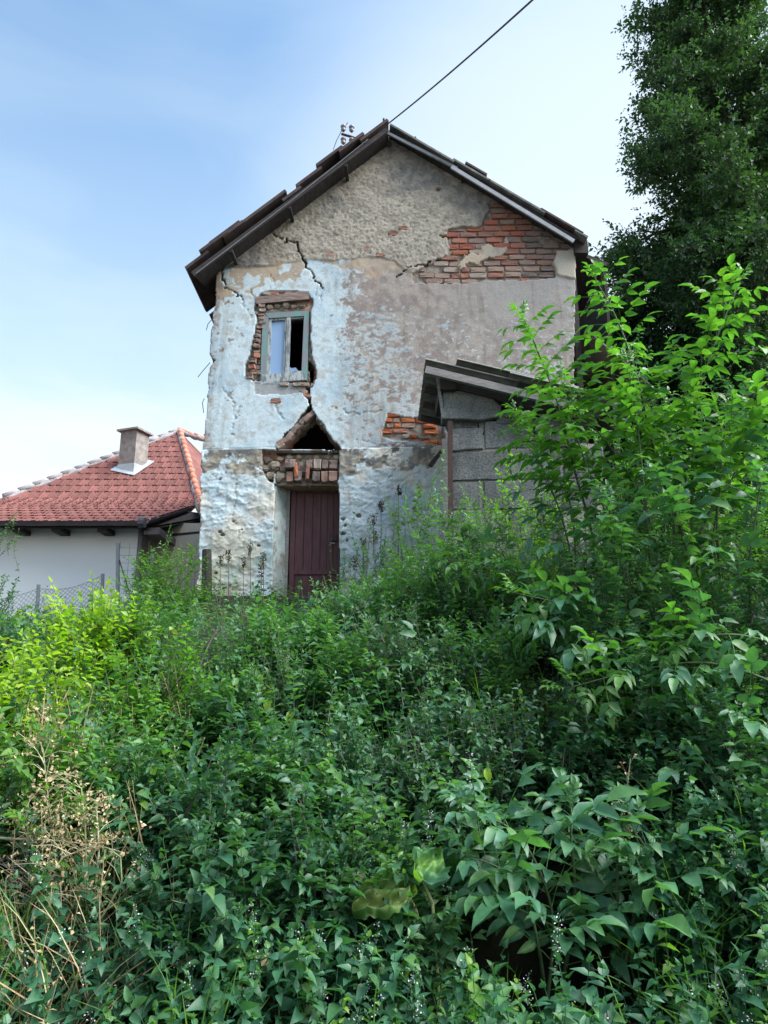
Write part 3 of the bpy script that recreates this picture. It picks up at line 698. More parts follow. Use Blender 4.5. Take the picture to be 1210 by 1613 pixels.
# door
DY = WY + 0.36
zd0, zd1 = HB - .05, at(480, 770, DY).z
dleft, dright = at(459, 800, DY).x, at(536, 800, DY).x
b = MB(); b.box((at(452,800,DY).x, DY - .04, zd0), (at(457,800,DY).x, DY + .08, zd1 + .06)); b.build('door_frame', M['grey_wood'], house)
b = MB(); b.box((at(457,800,DY).x + .002, DY - .035, zd1), (dright + .08, DY + .08, zd1 + .055)); b.build('door_frame', M['grey_wood'], house)
b = MB(); b.box((dleft - .002, DY + .002, zd0), (dright + .1, DY + .03, zd1)); door = b.build('door', M['door'], house)
def dsub(bx, name, mat='door'):
    m = MB(); m.box(*bx); o = sub(m, name, mat, door); return o
xb = [at(p, 800, DY).x for p in (461, 466.5, 480, 493.5, 506, 516.5, 526, 537)]
for i in range(1, 7):
    dsub(((xb[i] + .006, DY - .012 - .004*(i % 2), at(490, 900, DY).z), (xb[i+1] - .006, DY, zd1 - .07)), 'board')
dsub(((dleft, DY - .028, zd0), (xb[1], DY, zd1 - .002)), 'stile')
dsub(((xb[1] + .003, DY - .026, zd1 - .066), (dright + .05, DY, zd1 - .004)), 'rail')
dsub(((xb[1] + .003, DY - .024, at(490, 905, DY).z), (dright + .05, DY, at(490, 898, DY).z)), 'rail')
dsub(((xb[1] + .02, DY - .012, zd0), (xb[3], DY - .001, at(490, 908, DY).z)), 'panel')
dsub(((xb[3] + .02, DY - .012, zd0), (xb[5], DY - .001, at(490, 908, DY).z)), 'panel')
p = at(521, 843, DY); q = at(531, 853, DY); dsub(((p.x, DY - .05, q.z), (q.x, DY - .013, p.z)), 'lock_case', 'rust')
p = at(526, 858, DY); dsub(((p.x - .05, DY - .075, p.z), (p.x + .02, DY - .055, p.z + .018)), 'handle', 'galv')
# splayed reveals of the doorway
def reveal(xa, xb_, mat='wall'):
    nzr = 130; nyr = 26; zz = np.linspace(HB - .3, at(440, 762, WY).z + .15, nzr); tt = np.linspace(0, 1, nyr)
    T, ZZ = np.meshgrid(tt, zz); XX = xa*(1-T) + xb_*T + (fbm(T*.5 + 3, ZZ, .18, 12, 4)-.5)*.035; YY = (WY - .02)*(1-T) + (DY + .02)*T
    ii = np.arange(nzr*nyr).reshape(nzr, nyr); q = np.stack([ii[:-1,:-1], ii[:-1,1:], ii[1:,1:], ii[1:,:-1]], -1).reshape(-1,4)
    if xb_ > xa: q = q
    nn = fbm(T*.4, ZZ, .3, 19, 4); c = cmix(np.ones(T.shape+(3,))*np.array([.50,.60,.62]), (.36,.42,.42), sst(.45,.65,nn))
    c = cmix(c, (.30,.28,.24), sst(.62,.7,fbm(T*.5, ZZ, .12, 29, 4)))
    return wmesh('door_reveal', np_mesh('door_reveal', np.stack([XX, YY, ZZ], -1).reshape(-1,3), q, M['wall'],
                 {'col': ('FLOAT_COLOR', np.concatenate([c.reshape(-1,3), np.ones((nzr*nyr,1))], 1))}, smooth=True), house)
reveal(at(428, 850, WY).x, at(453, 850, DY).x)
reveal(at(535, 850, WY).x, at(535, 850, WY).x + .04)
b = MB(); b.box((at(428,850,WY).x, WY + .03, at(440,764,WY).z + .14), (at(536,850,WY).x + .05, DY + .1, at(440,764,WY).z + .20)); b.build('door_lintel', M['dark_wood'], house)

# roof slabs, verge boards and lapped sheets
def slope(pa, pb, Ya, Yb, th, name, mat, lift=0.0, jit=0.0, skew=0.0):
    """sheet between two points of the front edge, running back to Yb"""
    a = Vector(pa); c = Vector(pb); d = (c - a).normalized(); nrm = Vector((-d.z, 0, d.x));  nrm = nrm if nrm.z > 0 else -nrm
    a = a + nrm*lift; c = c + nrm*lift
    m = MB(); n = 1
    A = Vector((a.x, Ya, a.z)); B = Vector((c.x, Ya, c.z)); B2 = Vector((c.x, Yb, c.z)); A2 = Vector((a.x + skew, Yb, a.z + skew*d.z/max(d.x,1e-3)))
    m.add([A, B, B2, A2, A + nrm*th, B + nrm*th, B2 + nrm*th, A2 + nrm*th], [(0,3,2,1),(4,5,6,7),(0,1,5,4),(1,2,6,5),(2,3,7,6),(3,0,4,7)])
    if (B-A).cross(A2-A).dot(nrm) < 0: m.f = [tuple(reversed(f)) for f in m.f]
    return m.build(name, M[mat], house)
YL = 9.62
L0, L1 = at(303, 431, YL), at(610, 203, YL)
slope(L0, L1, YL, YB + .3, .035, 'roof_deck', 'dark_wood', 0, skew=1.1)
lay = [((294,420),(325,398),.0),((316,395),(358,369),.055),((352,371),(381,352),.0),((332,382),(375,352),.06),((375,351),(449,305),.10),((449,316),(474,299),.0),((469,291),(502,264),.03),((500,259),(536,233),.07),((534,238),(570,215),.045),((566,218),(609,193),.0)]
dl = (L1 - L0).normalized()
def alongL(px, py):
    p = at(px, py, YL); t_ = (p - L0).dot(dl); return L0 + dl*t_, (p - (L0 + dl*t_)).length
for (pa, pb, up) in lay:
    a, ha = alongL(*pa); c, hb = alongL(*pb)
    slope(a - dl*.03, c + dl*.03, YL - .02 - random.uniform(0, .05), YL + random.uniform(.8, 1.3), .045, 'roof_sheet', 'roof_sheet', max(.052, .5*(ha+hb) - .045))
for r_i in range(9):         # lapped courses further back
    for c_i in range(5):
        a = L0 + dl*(r_i*(L1-L0).length/9.0); c = L0 + dl*((r_i+1)*(L1-L0).length/9.0 + .05)
        ya = YL + 1.35 + c_i*1.12
        slope(a, c, ya, ya + 1.11, .03, 'roof_sheet', 'roof_sheet', .055 + random.uniform(0, .03))
# verge board hanging under the left edge
m = MB(); nrm = Vector((-dl.z, 0, dl.x)); a = L0 - nrm*.005; c = L1 - nrm*.005
m.prism([Vector((a.x, YL - .005, a.z)), Vector((c.x, YL - .005, c.z)), Vector((c.x, YL - .005, c.z)) - nrm*.035, Vector((a.x, YL - .005, a.z)) - nrm*.048][::-1], (0, .03, 0)); m.build('verge_board', M['dark_wood'], house)
m = MB(); a = L0 - nrm*.012; c = L1 - nrm*.01; m.tube([Vector((a.x + .05, YL - .02, a.z)), Vector(((a.x+c.x)/2, YL - .025, (a.z+c.z)/2 - .015)), Vector((c.x - .3, YL - .02, c.z-.2))], .006, 5); m.build('verge_wire', M['galv'], house)
for i in range(3):
    t_ = (i + .6)/3.4; a = L0 + dl*(L1-L0).length*t_
    m = MB(); m.beam(Vector((a.x, YL + .02, a.z)) - nrm*.055, Vector((a.x + .05, WY + 1.0, a.z)) - nrm*.055, .05, .05); m.build('roof_batten', M['dark_wood'], house)
# right slope
YRr = 9.80
R0, R1 = at(612, 206, YRr), at(907, 378, YRr); dr = (R1 - R0).normalized(); nr = Vector((-dr.z, 0, dr.x)); nr = nr if nr.z > 0 else -nr
slope(R0, R1, YRr, YB + .3, .04, 'roof_deck', 'dark_wood', .02)
def verge_r(pa, pb, w, mat, Y, up=0):
    a = at(*pa, Y); c = at(*pb, Y); m = MB(); m.prism([a, c, c - nr*w, a - nr*w], (0, .03, 0)); m.build('verge_board', M[mat], house)
verge_r((612,207), (722,263), .045, 'verge', YRr - .012); verge_r((713,260), (906,377), .060, 'verge', YRr - .045)
for (pa, pb, up) in (((612,203),(716,257),.0),((712,256),(770,290),.03),((731,262),(768,276),.09),((768,289),(858,338),.03),((850,333),(912,378),.05),((900,372),(921,382),.03)):
    a = at(*pa, YRr); c = at(*pb, YRr); ta = (a - R0).dot(dr); tb = (c - R0).dot(dr)
    slope(R0 + dr*ta, R0 + dr*tb, YRr - .06, YRr + 1.2, .03, 'roof_sheet', 'roof_sheet' if up > .04 else 'corrugated', .062 + up)
for r_i in range(8):
    for c_i in range(5):
        ln = (R1-R0).length; a = R0 + dr*(r_i*ln/8); c = R0 + dr*((r_i+1)*ln/8 + .05); ya = YRr + 1.22 + c_i*1.1
        slope(a, c, ya, ya + 1.09, .03, 'roof_sheet', 'roof_sheet', .062 + random.uniform(0, .03))
p = at(733, 281, WY - .05); m = MB(); m.box((p.x - .065, WY - .12, p.z - .055), (p.x + .065, WY + .4, p.z + .055), .006); m.build('purlin_end', M['dark_wood'], house)
p = at(913, 393, WY); m = MB(); m.box((p.x - .09, WY - .1, p.z - .12), (p.x + .10, WY + 1.4, p.z + .10), .01); m.build('wall_plate', M['dark_wood'], house)
m = MB(); m.tube([(at(655,222,YRr)), at(654,216,YRr)], .018, 6); m.build('roof_bolt', M['rust'], house)
m = MB(); p = at(606, 198, 9.72); m.tube([p, p + Vector((-.015, 0, .13))], [.022, .018], 7); m.build('ridge_stub', M['rust'], house)
# ridge tiles
for i in range(12):
    m = MB(); y_ = YL + .35 + i*.55; m.tube([(L1.x + .02, y_, L1.z + .03), (L1.x + .02, y_ + .57, L1.z + .05)], [.06, .07], 8); m.build('ridge_tile', M['roof_sheet'], house)
# rusty hook and stray wires on the left corner
for k, pts in enumerate(([(333,504),(328,510),(325,520)], [(331,571),(320,584),(312,594)], [(322,628),(319,634),(321,650)])):
    m = MB(); m.tube([at(a, b_, WY - .03 - .05*i) for i, (a, b_) in enumerate(pts)], .006, 5); m.build('wall_hook', M['rust'], house)

# dark lean-to at the back right
lean = empty('lean_to', (3.6, 12, HB + .3), 'dark collapsing timber lean-to against the right side of the old house', 'lean-to')
p0 = at(905, 392, 11.2); p1 = at(958, 414, 11.2)
m = MB(); d_ = (p1 - p0).normalized(); n_ = Vector((-d_.z, 0, d_.x))
m.prism([p0 - n_*0, p1, p1 - n_*.07, p0 - n_*.07][::-1], (0, 3.4, 0)); m.build('lean_to_roof', M['dark_wood'], lean)
for k in range(7):
    x_ = XR + .06 + k*.0; p = at(908 + k*8, 400 + k*4, 11.6 + .35*k)
xe = at(1040, 560, 12.5).x
m = MB(); m.box((XR + .02, 13.4, HB - .2), (p1.x + .1, 13.5, p1.z - .10)); m.build('shade_back_boards', M['dark'], lean)  # coloured near black as the shadow under the lean-to roof
for k in range(4):
    if k != 1: continue
    xx = XR + .12 + k*(p1.x - XR - .1)/3.3; m = MB(); m.beam((xx, 11.3, HB), (xx + .02, 11.3, p0.z - .25), .09, .09, up=(0,1,0)); m.build('post', M['dark_wood'], lean)
q0, q1 = at(925, 520, 11.0), at(1045, 625, 11.0)
for k in range(6):
    t0 = k/6; t1 = (k+.96)/6; a = q0.lerp(q1, t0); c = q0.lerp(q1, t1)
    m = MB(); m.add([a, c, c + Vector((.1, 2.0, .25)), a + Vector((.1, 2.0, .25)), a + Vector((0,0,.03)), c + Vector((0,0,.03)), c + Vector((.1, 2.0, .28)), a + Vector((.1, 2.0, .28))], [(0,3,2,1),(4,5,6,7),(0,1,5,4),(1,2,6,5),(2,3,7,6),(3,0,4,7)])
    m.build('roof_board', M['grey_wood' if k % 2 else 'corrugated'], lean)
m = MB(); m.box((p1.x - .06, 11.3, HB - .2), (p1.x - .01, 13.39, p1.z - .12)); m.build('shade_side_boards', M['dark'], lean)  # same painted shadow colour as the boards at the back

# ------------------------------------------------------------------ shed of concrete blocks
SY = 8.25
shed = empty('block_shed', (1.6, 8.3, HB), 'rough concrete block shed with sagging corrugated roof leaning on the house', 'shed')
blocks = [[(698,617),(776,611),(778,630),(789,641),(788,657),(754,662),(697,660)],
          [(703,664),(752,661),(753,675),(710,676)], [(754,662),(763,662),(763,684),(755,678)],
          [(710,678),(714,675),(758,674),(761,678),(761,707),(711,711)], [(763.5,664),(840,661),(842,705),(764,707)], [(844,661),(905,660),(905,704),(845,705)],
          [(711,714),(800,709),(802,755),(711,757)], [(804,709),(884,707),(885,754),(805,755)], [(887,707),(950,706),(950,753),(888,754)],
          [(712,759.5),(758,758.5),(757,802),(712,803)], [(762,758.5),(850,757),(850,801),(762,802)], [(853,757),(940,756),(940,800),(853,801)],
          [(713,806),(800,804),(800,850),(713,851)], [(803,804),(890,803),(890,850),(803,850)], [(713,854),(758,853),(758,900),(713,900)], [(761,853),(850,853),(850,900),(761,900)], [(853,853),(940,853),(940,900),(853,900)],
          [(713,903),(800,903),(800,950),(713,950)], [(803,903),(890,903),(890,950),(803,950)]]
for i, P in enumerate(blocks):
    yo = random.uniform(-.015, .02) + (-.05 if i == 0 else .05 if i in (1, 2) else 0)
    # finer outline with chipped edges
    pts = []
    for k in range(len(P)):
        a = Vector(P[k]); c = Vector(P[(k+1) % len(P)]); L = (c-a).length; n = max(1, int(L/7))
        for j in range(n):
            q = a.lerp(c, j/n) + Vector((random.uniform(-.6,.6), random.uniform(-.6,.6))); pts.append(at(q.x, q.y, SY + yo))
    m = MB(); n = len(pts); cen = sum(pts, Vector())/n
    fr = [p + (cen - p).normalized()*.012 + Vector((0, -.012, 0)) for p in pts]
    bk = [p + Vector((0, .22, 0)) for p in pts]
    m.add(fr + pts + bk, [tuple(range(n))[::-1]] + [(k, (k+1) % n, (k+1) % n + n, k + n) for k in range(n)] + [(k + n, (k+1) % n + n, (k+1) % n + 2*n, k + 2*n) for k in range(n)])
    m.f = [m.f[0]] + [tuple(f) for f in m.f[1:]]
    me_o = m.build('block', M['block'], shed)
m = MB(); m.prism([at(715,680,SY), at(950,700,SY), at(950,980,SY), at(715,980,SY)][::-1], (0, .16, 0)); o = m.build('mortar_core', M['mortar'], shed); o.location.y += .020
m = MB(); a = at(702,640,SY).x; m.box((at(716,700,SY).x, SY + .24, HB - .3), (at(716,700,SY).x + .2, WY - .08, at(700,690,SY).z)); m.build('side_wall', M['mortar'], shed)
for (a, c) in (((792,660),.07),((800,655),.05),((812,658),.06)):
    q_ = at(*a, SY); m = MB(); vs = MB()
    stb = MB(); stb.box((q_.x - c, SY - .02, q_.z - c*.7), (q_.x + c, SY + .15, q_.z + c*.7), .02); stb.build('rubble_piece', M['block'], shed)
# posts
m = MB(); m.beam(at(709,664,SY - .08), at(711,960,SY - .08), .055, .05, up=(0,1,0)); m.build('post', M['rust'], shed)
m = MB(); m.beam(at(701,692,SY + .05), at(702,960,SY + .05), .07, .05, up=(0,1,0), jit=.004); m.build('post', M['grey_wood'], shed)
m = MB(); m.beam(at(689,592,SY - .1), at(698,658,SY - .05), .035, .02, up=(0,1,0)); m.build('brace', M['grey_wood'], shed)
m = MB(); m.beam(at(678,735,SY + .3), at(695,712,SY + .3), .05, .03, up=(0,1,0), jit=.008); m.build('brace', M['dark_wood'], shed)
# roof: plane falling to the right
A0 = at(668, 576, 8.05); A1 = at(905, 632, 8.05); ax = (A1 - A0).normalized(); na = Vector((-ax.z, 0, ax.x))
m = MB(); m.beam(at(670,583,8.0), at(905,640,8.0), .06, .085, up=na, jit=.003); m.build('fascia_beam', M['grey_wood'], shed)
m = MB(); m.beam(at(692,602,8.2), at(905,655,8.2), .09, .10, up=na); m.build('rafter', M['dark_wood'], shed)
m = MB(); m.box(tuple(at(694,613,8.1)), tuple(at(718,596,8.1) + Vector((0, .9, 0)))); m.build('beam_end', M['dark_wood'], shed)
def corr(P, Q, y0, y1, lift, per=.155, amp=.026, th=.008, name='roof_sheet', tw=0):
    n = int((y1 - y0)/per*8); ys = np.linspace(y0, y1, n); nxx = 9; m = MB()
    for i, y in enumerate(ys):
        h = amp*math.sin(2*math.pi*(y - y0)/per)
        for j in range(nxx):
            t_ = j/(nxx-1); c = P.lerp(Q, t_); c = Vector((c.x, 0, c.z)) + na*(h + lift + tw*t_*(y-y0))
            m.v.append((c.x, y, c.z))
    k = len(m.v)
    for v in list(m.v): m.v.append((v[0] + na.x*th, v[1], v[2] + na.z*th))
    for i in range(n-1):
        for j in range(nxx-1):
            a = i*nxx + j; m.f += [(a, a+nxx, a+nxx+1, a+1), (a+k, a+1+k, a+nxx+1+k, a+nxx+k)]; m.m += [0, 0]
    for i in range(n-1):
        for j in (0, nxx-1):
            a = i*nxx + j; m.f.append((a, a+k, a+nxx+k, a+nxx)); m.m.append(0)
    for j in range(nxx-1):
        for i in (0, n-1):
            a = i*nxx + j; m.f.append((a, a+1, a+1+k, a+k)); m.m.append(0)
    return m.build(name, M['corrugated'], shed, smooth=False)
corr(A0, A0.lerp(A1, .62), 7.98, WY - .06, .05)
B0 = at(716, 582, 7.98); corr(A0.lerp(A1, .20), A1, 7.95, WY - .1, .13, tw=0)
corr(A0.lerp(A1, .55), A1 + ax*.4, 7.9, WY - .1, .09)
for i, y_ in enumerate((8.7, 9.2, 9.7)):
    m = MB(); m.beam(Vector((A0.x + .05, y_, A0.z - .02)), Vector((A1.x, y_, A1.z - .02)), .06, .07, up=na); m.build('rafter', M['dark_wood'], shed)

# ------------------------------------------------------------------ neighbouring house
nh = empty('neighbour_house', (-5, 15, HB), 'low white house with a red tiled hip roof and brown gutter behind a fence', 'house')
EY = 13.5
A = at(225, 822, EY); ez = A.z
lp, up_ = R(22), R(40)
nlow = Vector((0, -math.sin(lp), math.cos(lp))); nup = Vector((0, -math.sin(up_), math.cos(up_)))
k0 = on_plane(150, 786, A, nlow); KY, KZ = k0.y, k0.z
apex = on_plane(283, 680, (0, KY, KZ), nup)
K0 = Vector((0, KY, KZ))
# hips in plan: x as a function of y on the front planes
hipR = [on_plane(318, 806, A, nlow), on_plane(313, 786, A, nlow), apex]
hipL_k = on_plane(0, 788, K0, nup)
def roof_x_left(y):      # left hip line
    t_ = (apex.y - y)/(apex.y - hipL_k.y); return apex.x + (hipL_k.x - apex.x)*t_
def roof_x_right(y):
    if y > KY: t_ = (y - KY)/(apex.y - KY); return hipR[1].x*(1-t_) + apex.x*t_
    t_ = (y - EY)/(KY - EY); return hipR[0].x*(1-t_) + hipR[1].x*t_
B_ = on_plane(300, 798, A, nlow)
XFAR = -12.0
m = MB()
Ap = Vector((A.x, EY, ez))
low = [Vector((XFAR, EY, ez)), Ap, B_, hipR[1], Vector((XFAR, KY, KZ))]
m.prism([p - nlow*.03 for p in low], tuple(-nlow*.10))
upp = [Vector((XFAR, KY, KZ)), hipR[1], apex, Vector((max(XFAR, roof_x_left(KY)), KY, KZ))] if roof_x_left(KY) > XFAR else [Vector((XFAR, KY, KZ)), hipR[1], apex, Vector((XFAR, apex.y - (apex.x - XFAR)*(apex.y - hipL_k.y)/(apex.x - hipL_k.x), 0))]
if upp[-1].z == 0: upp[-1].z = KZ + (upp[-1].y - KY)*math.tan(up_)
m.prism([p - nup*.03 for p in upp], tuple(-nup*.10))
m.build('roof', M['dark_wood'], nh)
roof_o = nh.children[-1]
# right hip face
rz_ = Vector((apex.x + 4.2, apex.y + 1.0, KZ - .3))
m = MB(); m.prism([hipR[1], Vector((hipR[1].x + 1.6, KY + 6, KZ)), apex + Vector((0, 2.5, 0)), apex], (0.0, 0.02, -.08)); m.build('roof_face', M['tile'], nh)
def tile_mesh():
    b = MB(); w, l, t_ = 1, 1, 1
    prof = [(-.5, .2), (-.46, .9), (-.36, 1.0), (-.28, .5), (-.05, .5), (0, .8), (.06, .5), (.30, .5), (.38, .9), (.5, .7)]
    vs = [(x, 0, z + .15) for x, z in prof] + [(x, 1, z - .35) for x, z in prof] + [(x, 0, z - .9) for x, z in prof]
    n = len(prof)
    fs = [(i, i+1, i+1+n, i+n) for i in range(n-1)] + [(i+2*n, i+1+2*n, i+1, i) for i in range(n-1)]
    b.add(vs, fs); return b.mesh(M['tile'], 'roof_tile')
TM = tile_mesh()
tiles = []
TW = .235
def lay_tiles(y0, z0, pitch, y_end, rows, roff):
    L = (y_end - y0)/math.cos(pitch)/rows
    for r in range(rows):
        yy = y0 + r*L*math.cos(pitch); zz = z0 + r*L*math.sin(pitch)
        ym = yy + L*.5*math.cos(pitch)
        xl = max(XFAR, roof_x_left(ym) if y0 >= KY - .01 else XFAR); xr = roof_x_right(ym)
        if ym < B_.y: xr = min(xr, A.x + (B_.x - A.x)*(ym - EY)/(B_.y - EY))
        x = xr - TW*.45
        while x > xl + TW*.3:
            tiles.append((x, yy + random.uniform(-.006, .006), zz, pitch, L, r + roff)); x -= TW
lay_tiles(EY, ez, lp, KY, 10, 0); lay_tiles(KY, KZ, up_, apex.y - .1, 12, 10)
vis = [t_ for t_ in tiles if t_[0] > -8.6]
far_ = sorted(vis, key=lambda t_: -((t_[5] >= 10)*10 - abs(t_[0] + 5)*.01))
solo = far_[:300]; rest = [t_ for t_ in tiles if t_ not in set(solo)]
for (x, y, z, pt, L, r) in solo:
    o = bpy.data.objects.new('roof_tile', TM); put(o, nh)
    o.location = Vector((x, y, z)) - Vector(nh.location); o.scale = (TW*.99, L*1.10, .034)
    o.rotation_euler = (pt + random.uniform(-.008, .008), random.uniform(-.01, .01), random.uniform(-.008, .008))
mb = MB(); tv = [Vector(v.co) for v in TM.vertices]; tf = [tuple(p.vertices) for p in TM.polygons]
for (x, y, z, pt, L, r) in rest:
    Mx = Matrix.Translation((x, y, z)) @ Matrix.Rotation(pt + random.uniform(-.01,.01), 4, 'X') @ Matrix.Diagonal((TW*.99, L*1.10, .034, 1))
    mb.add([Mx @ v for v in tv], tf)
t2 = NT('red_clay_tile_mass'); gp = t2.new('ShaderNodeNewGeometry')
f_ = t2.new('ShaderNodeMath', operation='MULTIPLY'); t2.l.new(gp.outputs['Random Per Island'], f_.inputs[0]); f_.inputs[1].default_value = 1.0
cc_ = t2.ramp(f_.outputs[0], [(0, (0.11,0.038,0.034)), (0.5, (0.17,0.058,0.05)), (1, (0.23,0.085,0.07))]); t2.base(cc_).rough(.85)
o = mb.build('roof_tiles', t2.m, nh); o['kind'] = 'stuff'
# hip tiles: mortar bed and half-round tiles
def hip(pts, tilemat, step, r, mort_w):
    for a, c in zip(pts[:-1], pts[1:]):
        L = (c - a).length; n = max(1, int(L/step))
        mm = MB(); N = 26
        mm.tube([a.lerp(c, i/N) + Vector((0, 0, .0)) + Vector([random.uniform(-.02, .02) for _ in range(3)]) for i in range(N+1)], [mort_w*random.uniform(.85, 1.2) for _ in range(N+1)], 8); mm.build('hip_mortar', M['mortar_grey'], nh, smooth=True)
        for i in range(n):
            p, q = a.lerp(c, i/n), a.lerp(c, (i+1)/n + .02); tm = MB()
            tm.tube([p + Vector((0,0,.07)), q + Vector((0,0,.045))], [r*1.12, r*.92], 8); tm.build('hip_tile', M[tilemat], nh, smooth=True)
hip([hipR[0], hipR[1], apex], 'hip_tile', .34, .075, .095)
hl_end = Vector((roof_x_left(KY - 0), KY, KZ)) if roof_x_left(KY) > XFAR else upp[-1]
hip([hl_end, apex], 'mortar_grey', .38, .060, .07)
hip([apex, apex + Vector((1.2, .3, -.35))], 'hip_tile', .34, .06, .07)
# walls
zb = HB - .4
wl_ = at(217, 850, 14.0); 
m = MB(); m.box((XFAR + .6, 14.0, zb), (wl_.x, 14.25, ez + .02)); m.build('front_wall', M['house_white'], nh)
wr_ = at(330, 850, 14.75)
m = MB(); m.box((wl_.x - .02, 14.7, zb), (wr_.x, 14.9, ez + .25)); m.build('recessed_wall', M['house_beige'], nh)
m = MB(); m.box((wl_.x - .2, 14.26, zb), (wl_.x - .001, 14.69, ez + .1)); m.build('return_wall', M['house_beige'], nh)
m = MB(); m.box((XFAR + .6, 14.95, zb), (XFAR + .8, 22, ez)); m.build('side_wall', M['house_white'], nh)
m = MB(); m.box((wr_.x - .2, 14.91, zb), (wr_.x, 22, ez)); m.build('side_wall', M['house_white'], nh)
# soffit, gutter
m = MB(); m.add([(XFAR, EY + .04, ez - .06), (A.x, EY + .04, ez - .06), (A.x, 14.0, ez - .0), (XFAR, 14.0, ez - .0)], [(0,3,2,1)]); m.build('soffit', M['grey_wood'], nh)
def gut(a, c, r=.075):
    m = MB(); n = 10; d = (c - a).normalized(); s_ = d.cross(Vector((0,0,1))).normalized(); k = 0
    for rr_ in (r, r*.88):
        for P in (a, c):
            for i in range(n+1):
                th = math.pi*i/n; m.v.append(tuple(P + s_*math.cos(th)*rr_ - Vector((0,0,1))*math.sin(th)*rr_))
    q = n+1
    for i in range(n):
        m.f += [(i, i+q, i+1+q, i+1), (2*q+i, 2*q+i+1, 3*q+i+1, 3*q+i)]; m.m += [0, 0]
    for e in (0, q):
        for i in range(n): m.f.append((e+i, e+i+1, e+2*q+i+1, e+2*q+i)); m.m.append(0)
    for i in (0, n): m.f.append((i, i+q, i+3*q, i+2*q)); m.m.append(0)
    return m.build('gutter', M['gutter'], nh, smooth=True)
gut(Vector((XFAR, EY - .07, ez - .02)), Vector((A.x - .02, EY - .07, ez - .015)))
gut(Vector((A.x + .06, EY - .08, ez + .0)), B_ + Vector((0, -.12, -.04)), .085)
m = MB(); m.tube([(A.x - .05, EY - .07, ez - .03), (A.x + .07, EY - .07, ez - .03)], .105, 10); m.build('gutter_corner', M['gutter'], nh)
for a in (32, 96, 168): 
    p = at(a, 832, EY + .1); m = MB(); m.box((p.x - .16, EY + .06, ez - .17), (p.x + .02, 14.0, ez - .075)); m.build('rafter_end', M['dark_wood'], nh)
p = at(237, 832, EY + .1); m = MB(); m.box((p.x - .12, EY + .1, ez - .22), (p.x + .18, 14.7, ez - .09)); m.build('beam_end', M['gutter'], nh)
m = MB(); m.prism([Ap + Vector((.02, .05, -.1)), B_ + Vector((0, -.05, -.12)), B_ + Vector((.5, .3, -.12)), Vector((wr_.x, 14.7, ez + .1)), Vector((wl_.x, 14.69, ez - .02))][::-1], (0, 0, -.05)); m.build('soffit', M['dark_wood'], nh)
# chimney
ch = empty('chimney_unused', (0,0,0), 'x', 'x'); bpy.data.objects.remove(ch)
cb = on_plane(205, 742, K0, nup)
th = R(-20); ca, sa = math.cos(th), math.sin(th)
def cbox(m, w, z0, z1, d=None):
    d = d or w; P = []
    for sx, sy in ((-1,-1),(1,-1),(1,1),(-1,1)):
        x, y = sx*w/2, sy*d/2; P.append((cb.x + x*ca - y*sa, cb.y + .15 + x*sa + y*ca))
    m.prism([(x, y, z0) for x, y in P][::1], (0, 0, z1 - z0))
ztop = at(205, 678, cb.y - .1).z; W_ = .50
m = MB(); cbox(m, W_, cb.z - .3, ztop); m.f = [tuple(reversed(f)) if False else f for f in m.f]; chm = m.build('chimney', M['chimney'], nh)
m = MB(); cbox(m, W_*1.32, ztop + .002, ztop + .05); o = bpy.data.objects.new('chimney_cap', m.mesh(M['chimney'])); put(o, chm)
m = MB(); cbox(m, W_*1.05, cb.z - .35, cb.z + .17)
def fl(w):
    P = []
    for sx, sy in ((-1,-1),(1,-1),(1,1),(-1,1)):
        x, y = sx*w/2, sy*w/2; X_ = cb.x + x*ca - y*sa; Y_ = cb.y + .15 + x*sa + y*ca; P.append(Vector((X_, Y_, KZ + (Y_ - KY)*math.tan(up_) + .06)))
    return P
m.prism(fl(W_*1.5), (0, 0, .015)); o = bpy.data.objects.new('flashing', m.mesh(M['flash'])); put(o, chm)

# ------------------------------------------------------------------ fences
FY = 12.2
def fence_post(px, y0, y1, Y, parent, r=.03):
    m = MB(); m.tube([at(px, y1, Y) - Vector((0,0,.5)), at(px + (1 if px < 100 else 0), y0, Y)], r, 7); return m.build('post', M['galv'], parent)
f1 = empty('chain_link_fence', at(110, 960, FY), 'low sagging chain link fence on round grey posts below the white house', 'fence')
fence_post(60, 921, 975, FY, f1); fence_post(162, 904, 950, FY, f1); fence_post(-50, 935, 990, FY, f1)
def link(pa, pb, pa2, pb2, n, mfun, parent, kind='dia'):
    m = MB(); a, c, a2, c2 = at(*pa, FY), at(*pb, FY), at(*pa2, FY), at(*pb2, FY)
    def P(u, v):
        top = a.lerp(c, u); bot = a2.lerp(c2, u); q = bot.lerp(top, v); q.z -= .10*math.sin(math.pi*u)*v; return q
    W = (c - a).length; H = (a - a2).length; s = .075
    nu = int(W/s); nv = max(2, int(H/s))
    if kind == 'dia':
        for i in range(-nv, nu + 1):
            for sg in (1, -1):
                pts = []
                for j in range(nv + 1):
                    u = (i + j if sg > 0 else i + nv - j)/nu
                    if 0 <= u <= 1: pts.append(P(u, j/nv))
                if len(pts) > 1: m.tube(pts, .0032, 3, cap=False)
        m.tube([P(i/12, 1) for i in range(13)], .004, 4)
    return m.build('wire_mesh', M['wire'], parent)
o = link((60,927),(162,906),(60,1000),(162,985),0,0,f1); o['kind'] = 'stuff'
o = link((-50,940),(60,927),(-50,1010),(60,1000),0,0,f1); o['kind'] = 'stuff'
m = MB(); m.tube([at(66,968,FY), at(98,938,FY)], .009, 5); m.build('brace', M['wire'], f1)
f2 = empty('mesh_fence', at(212, 930, FY), 'taller fence of square steel mesh on grey posts by the white house corner', 'fence')
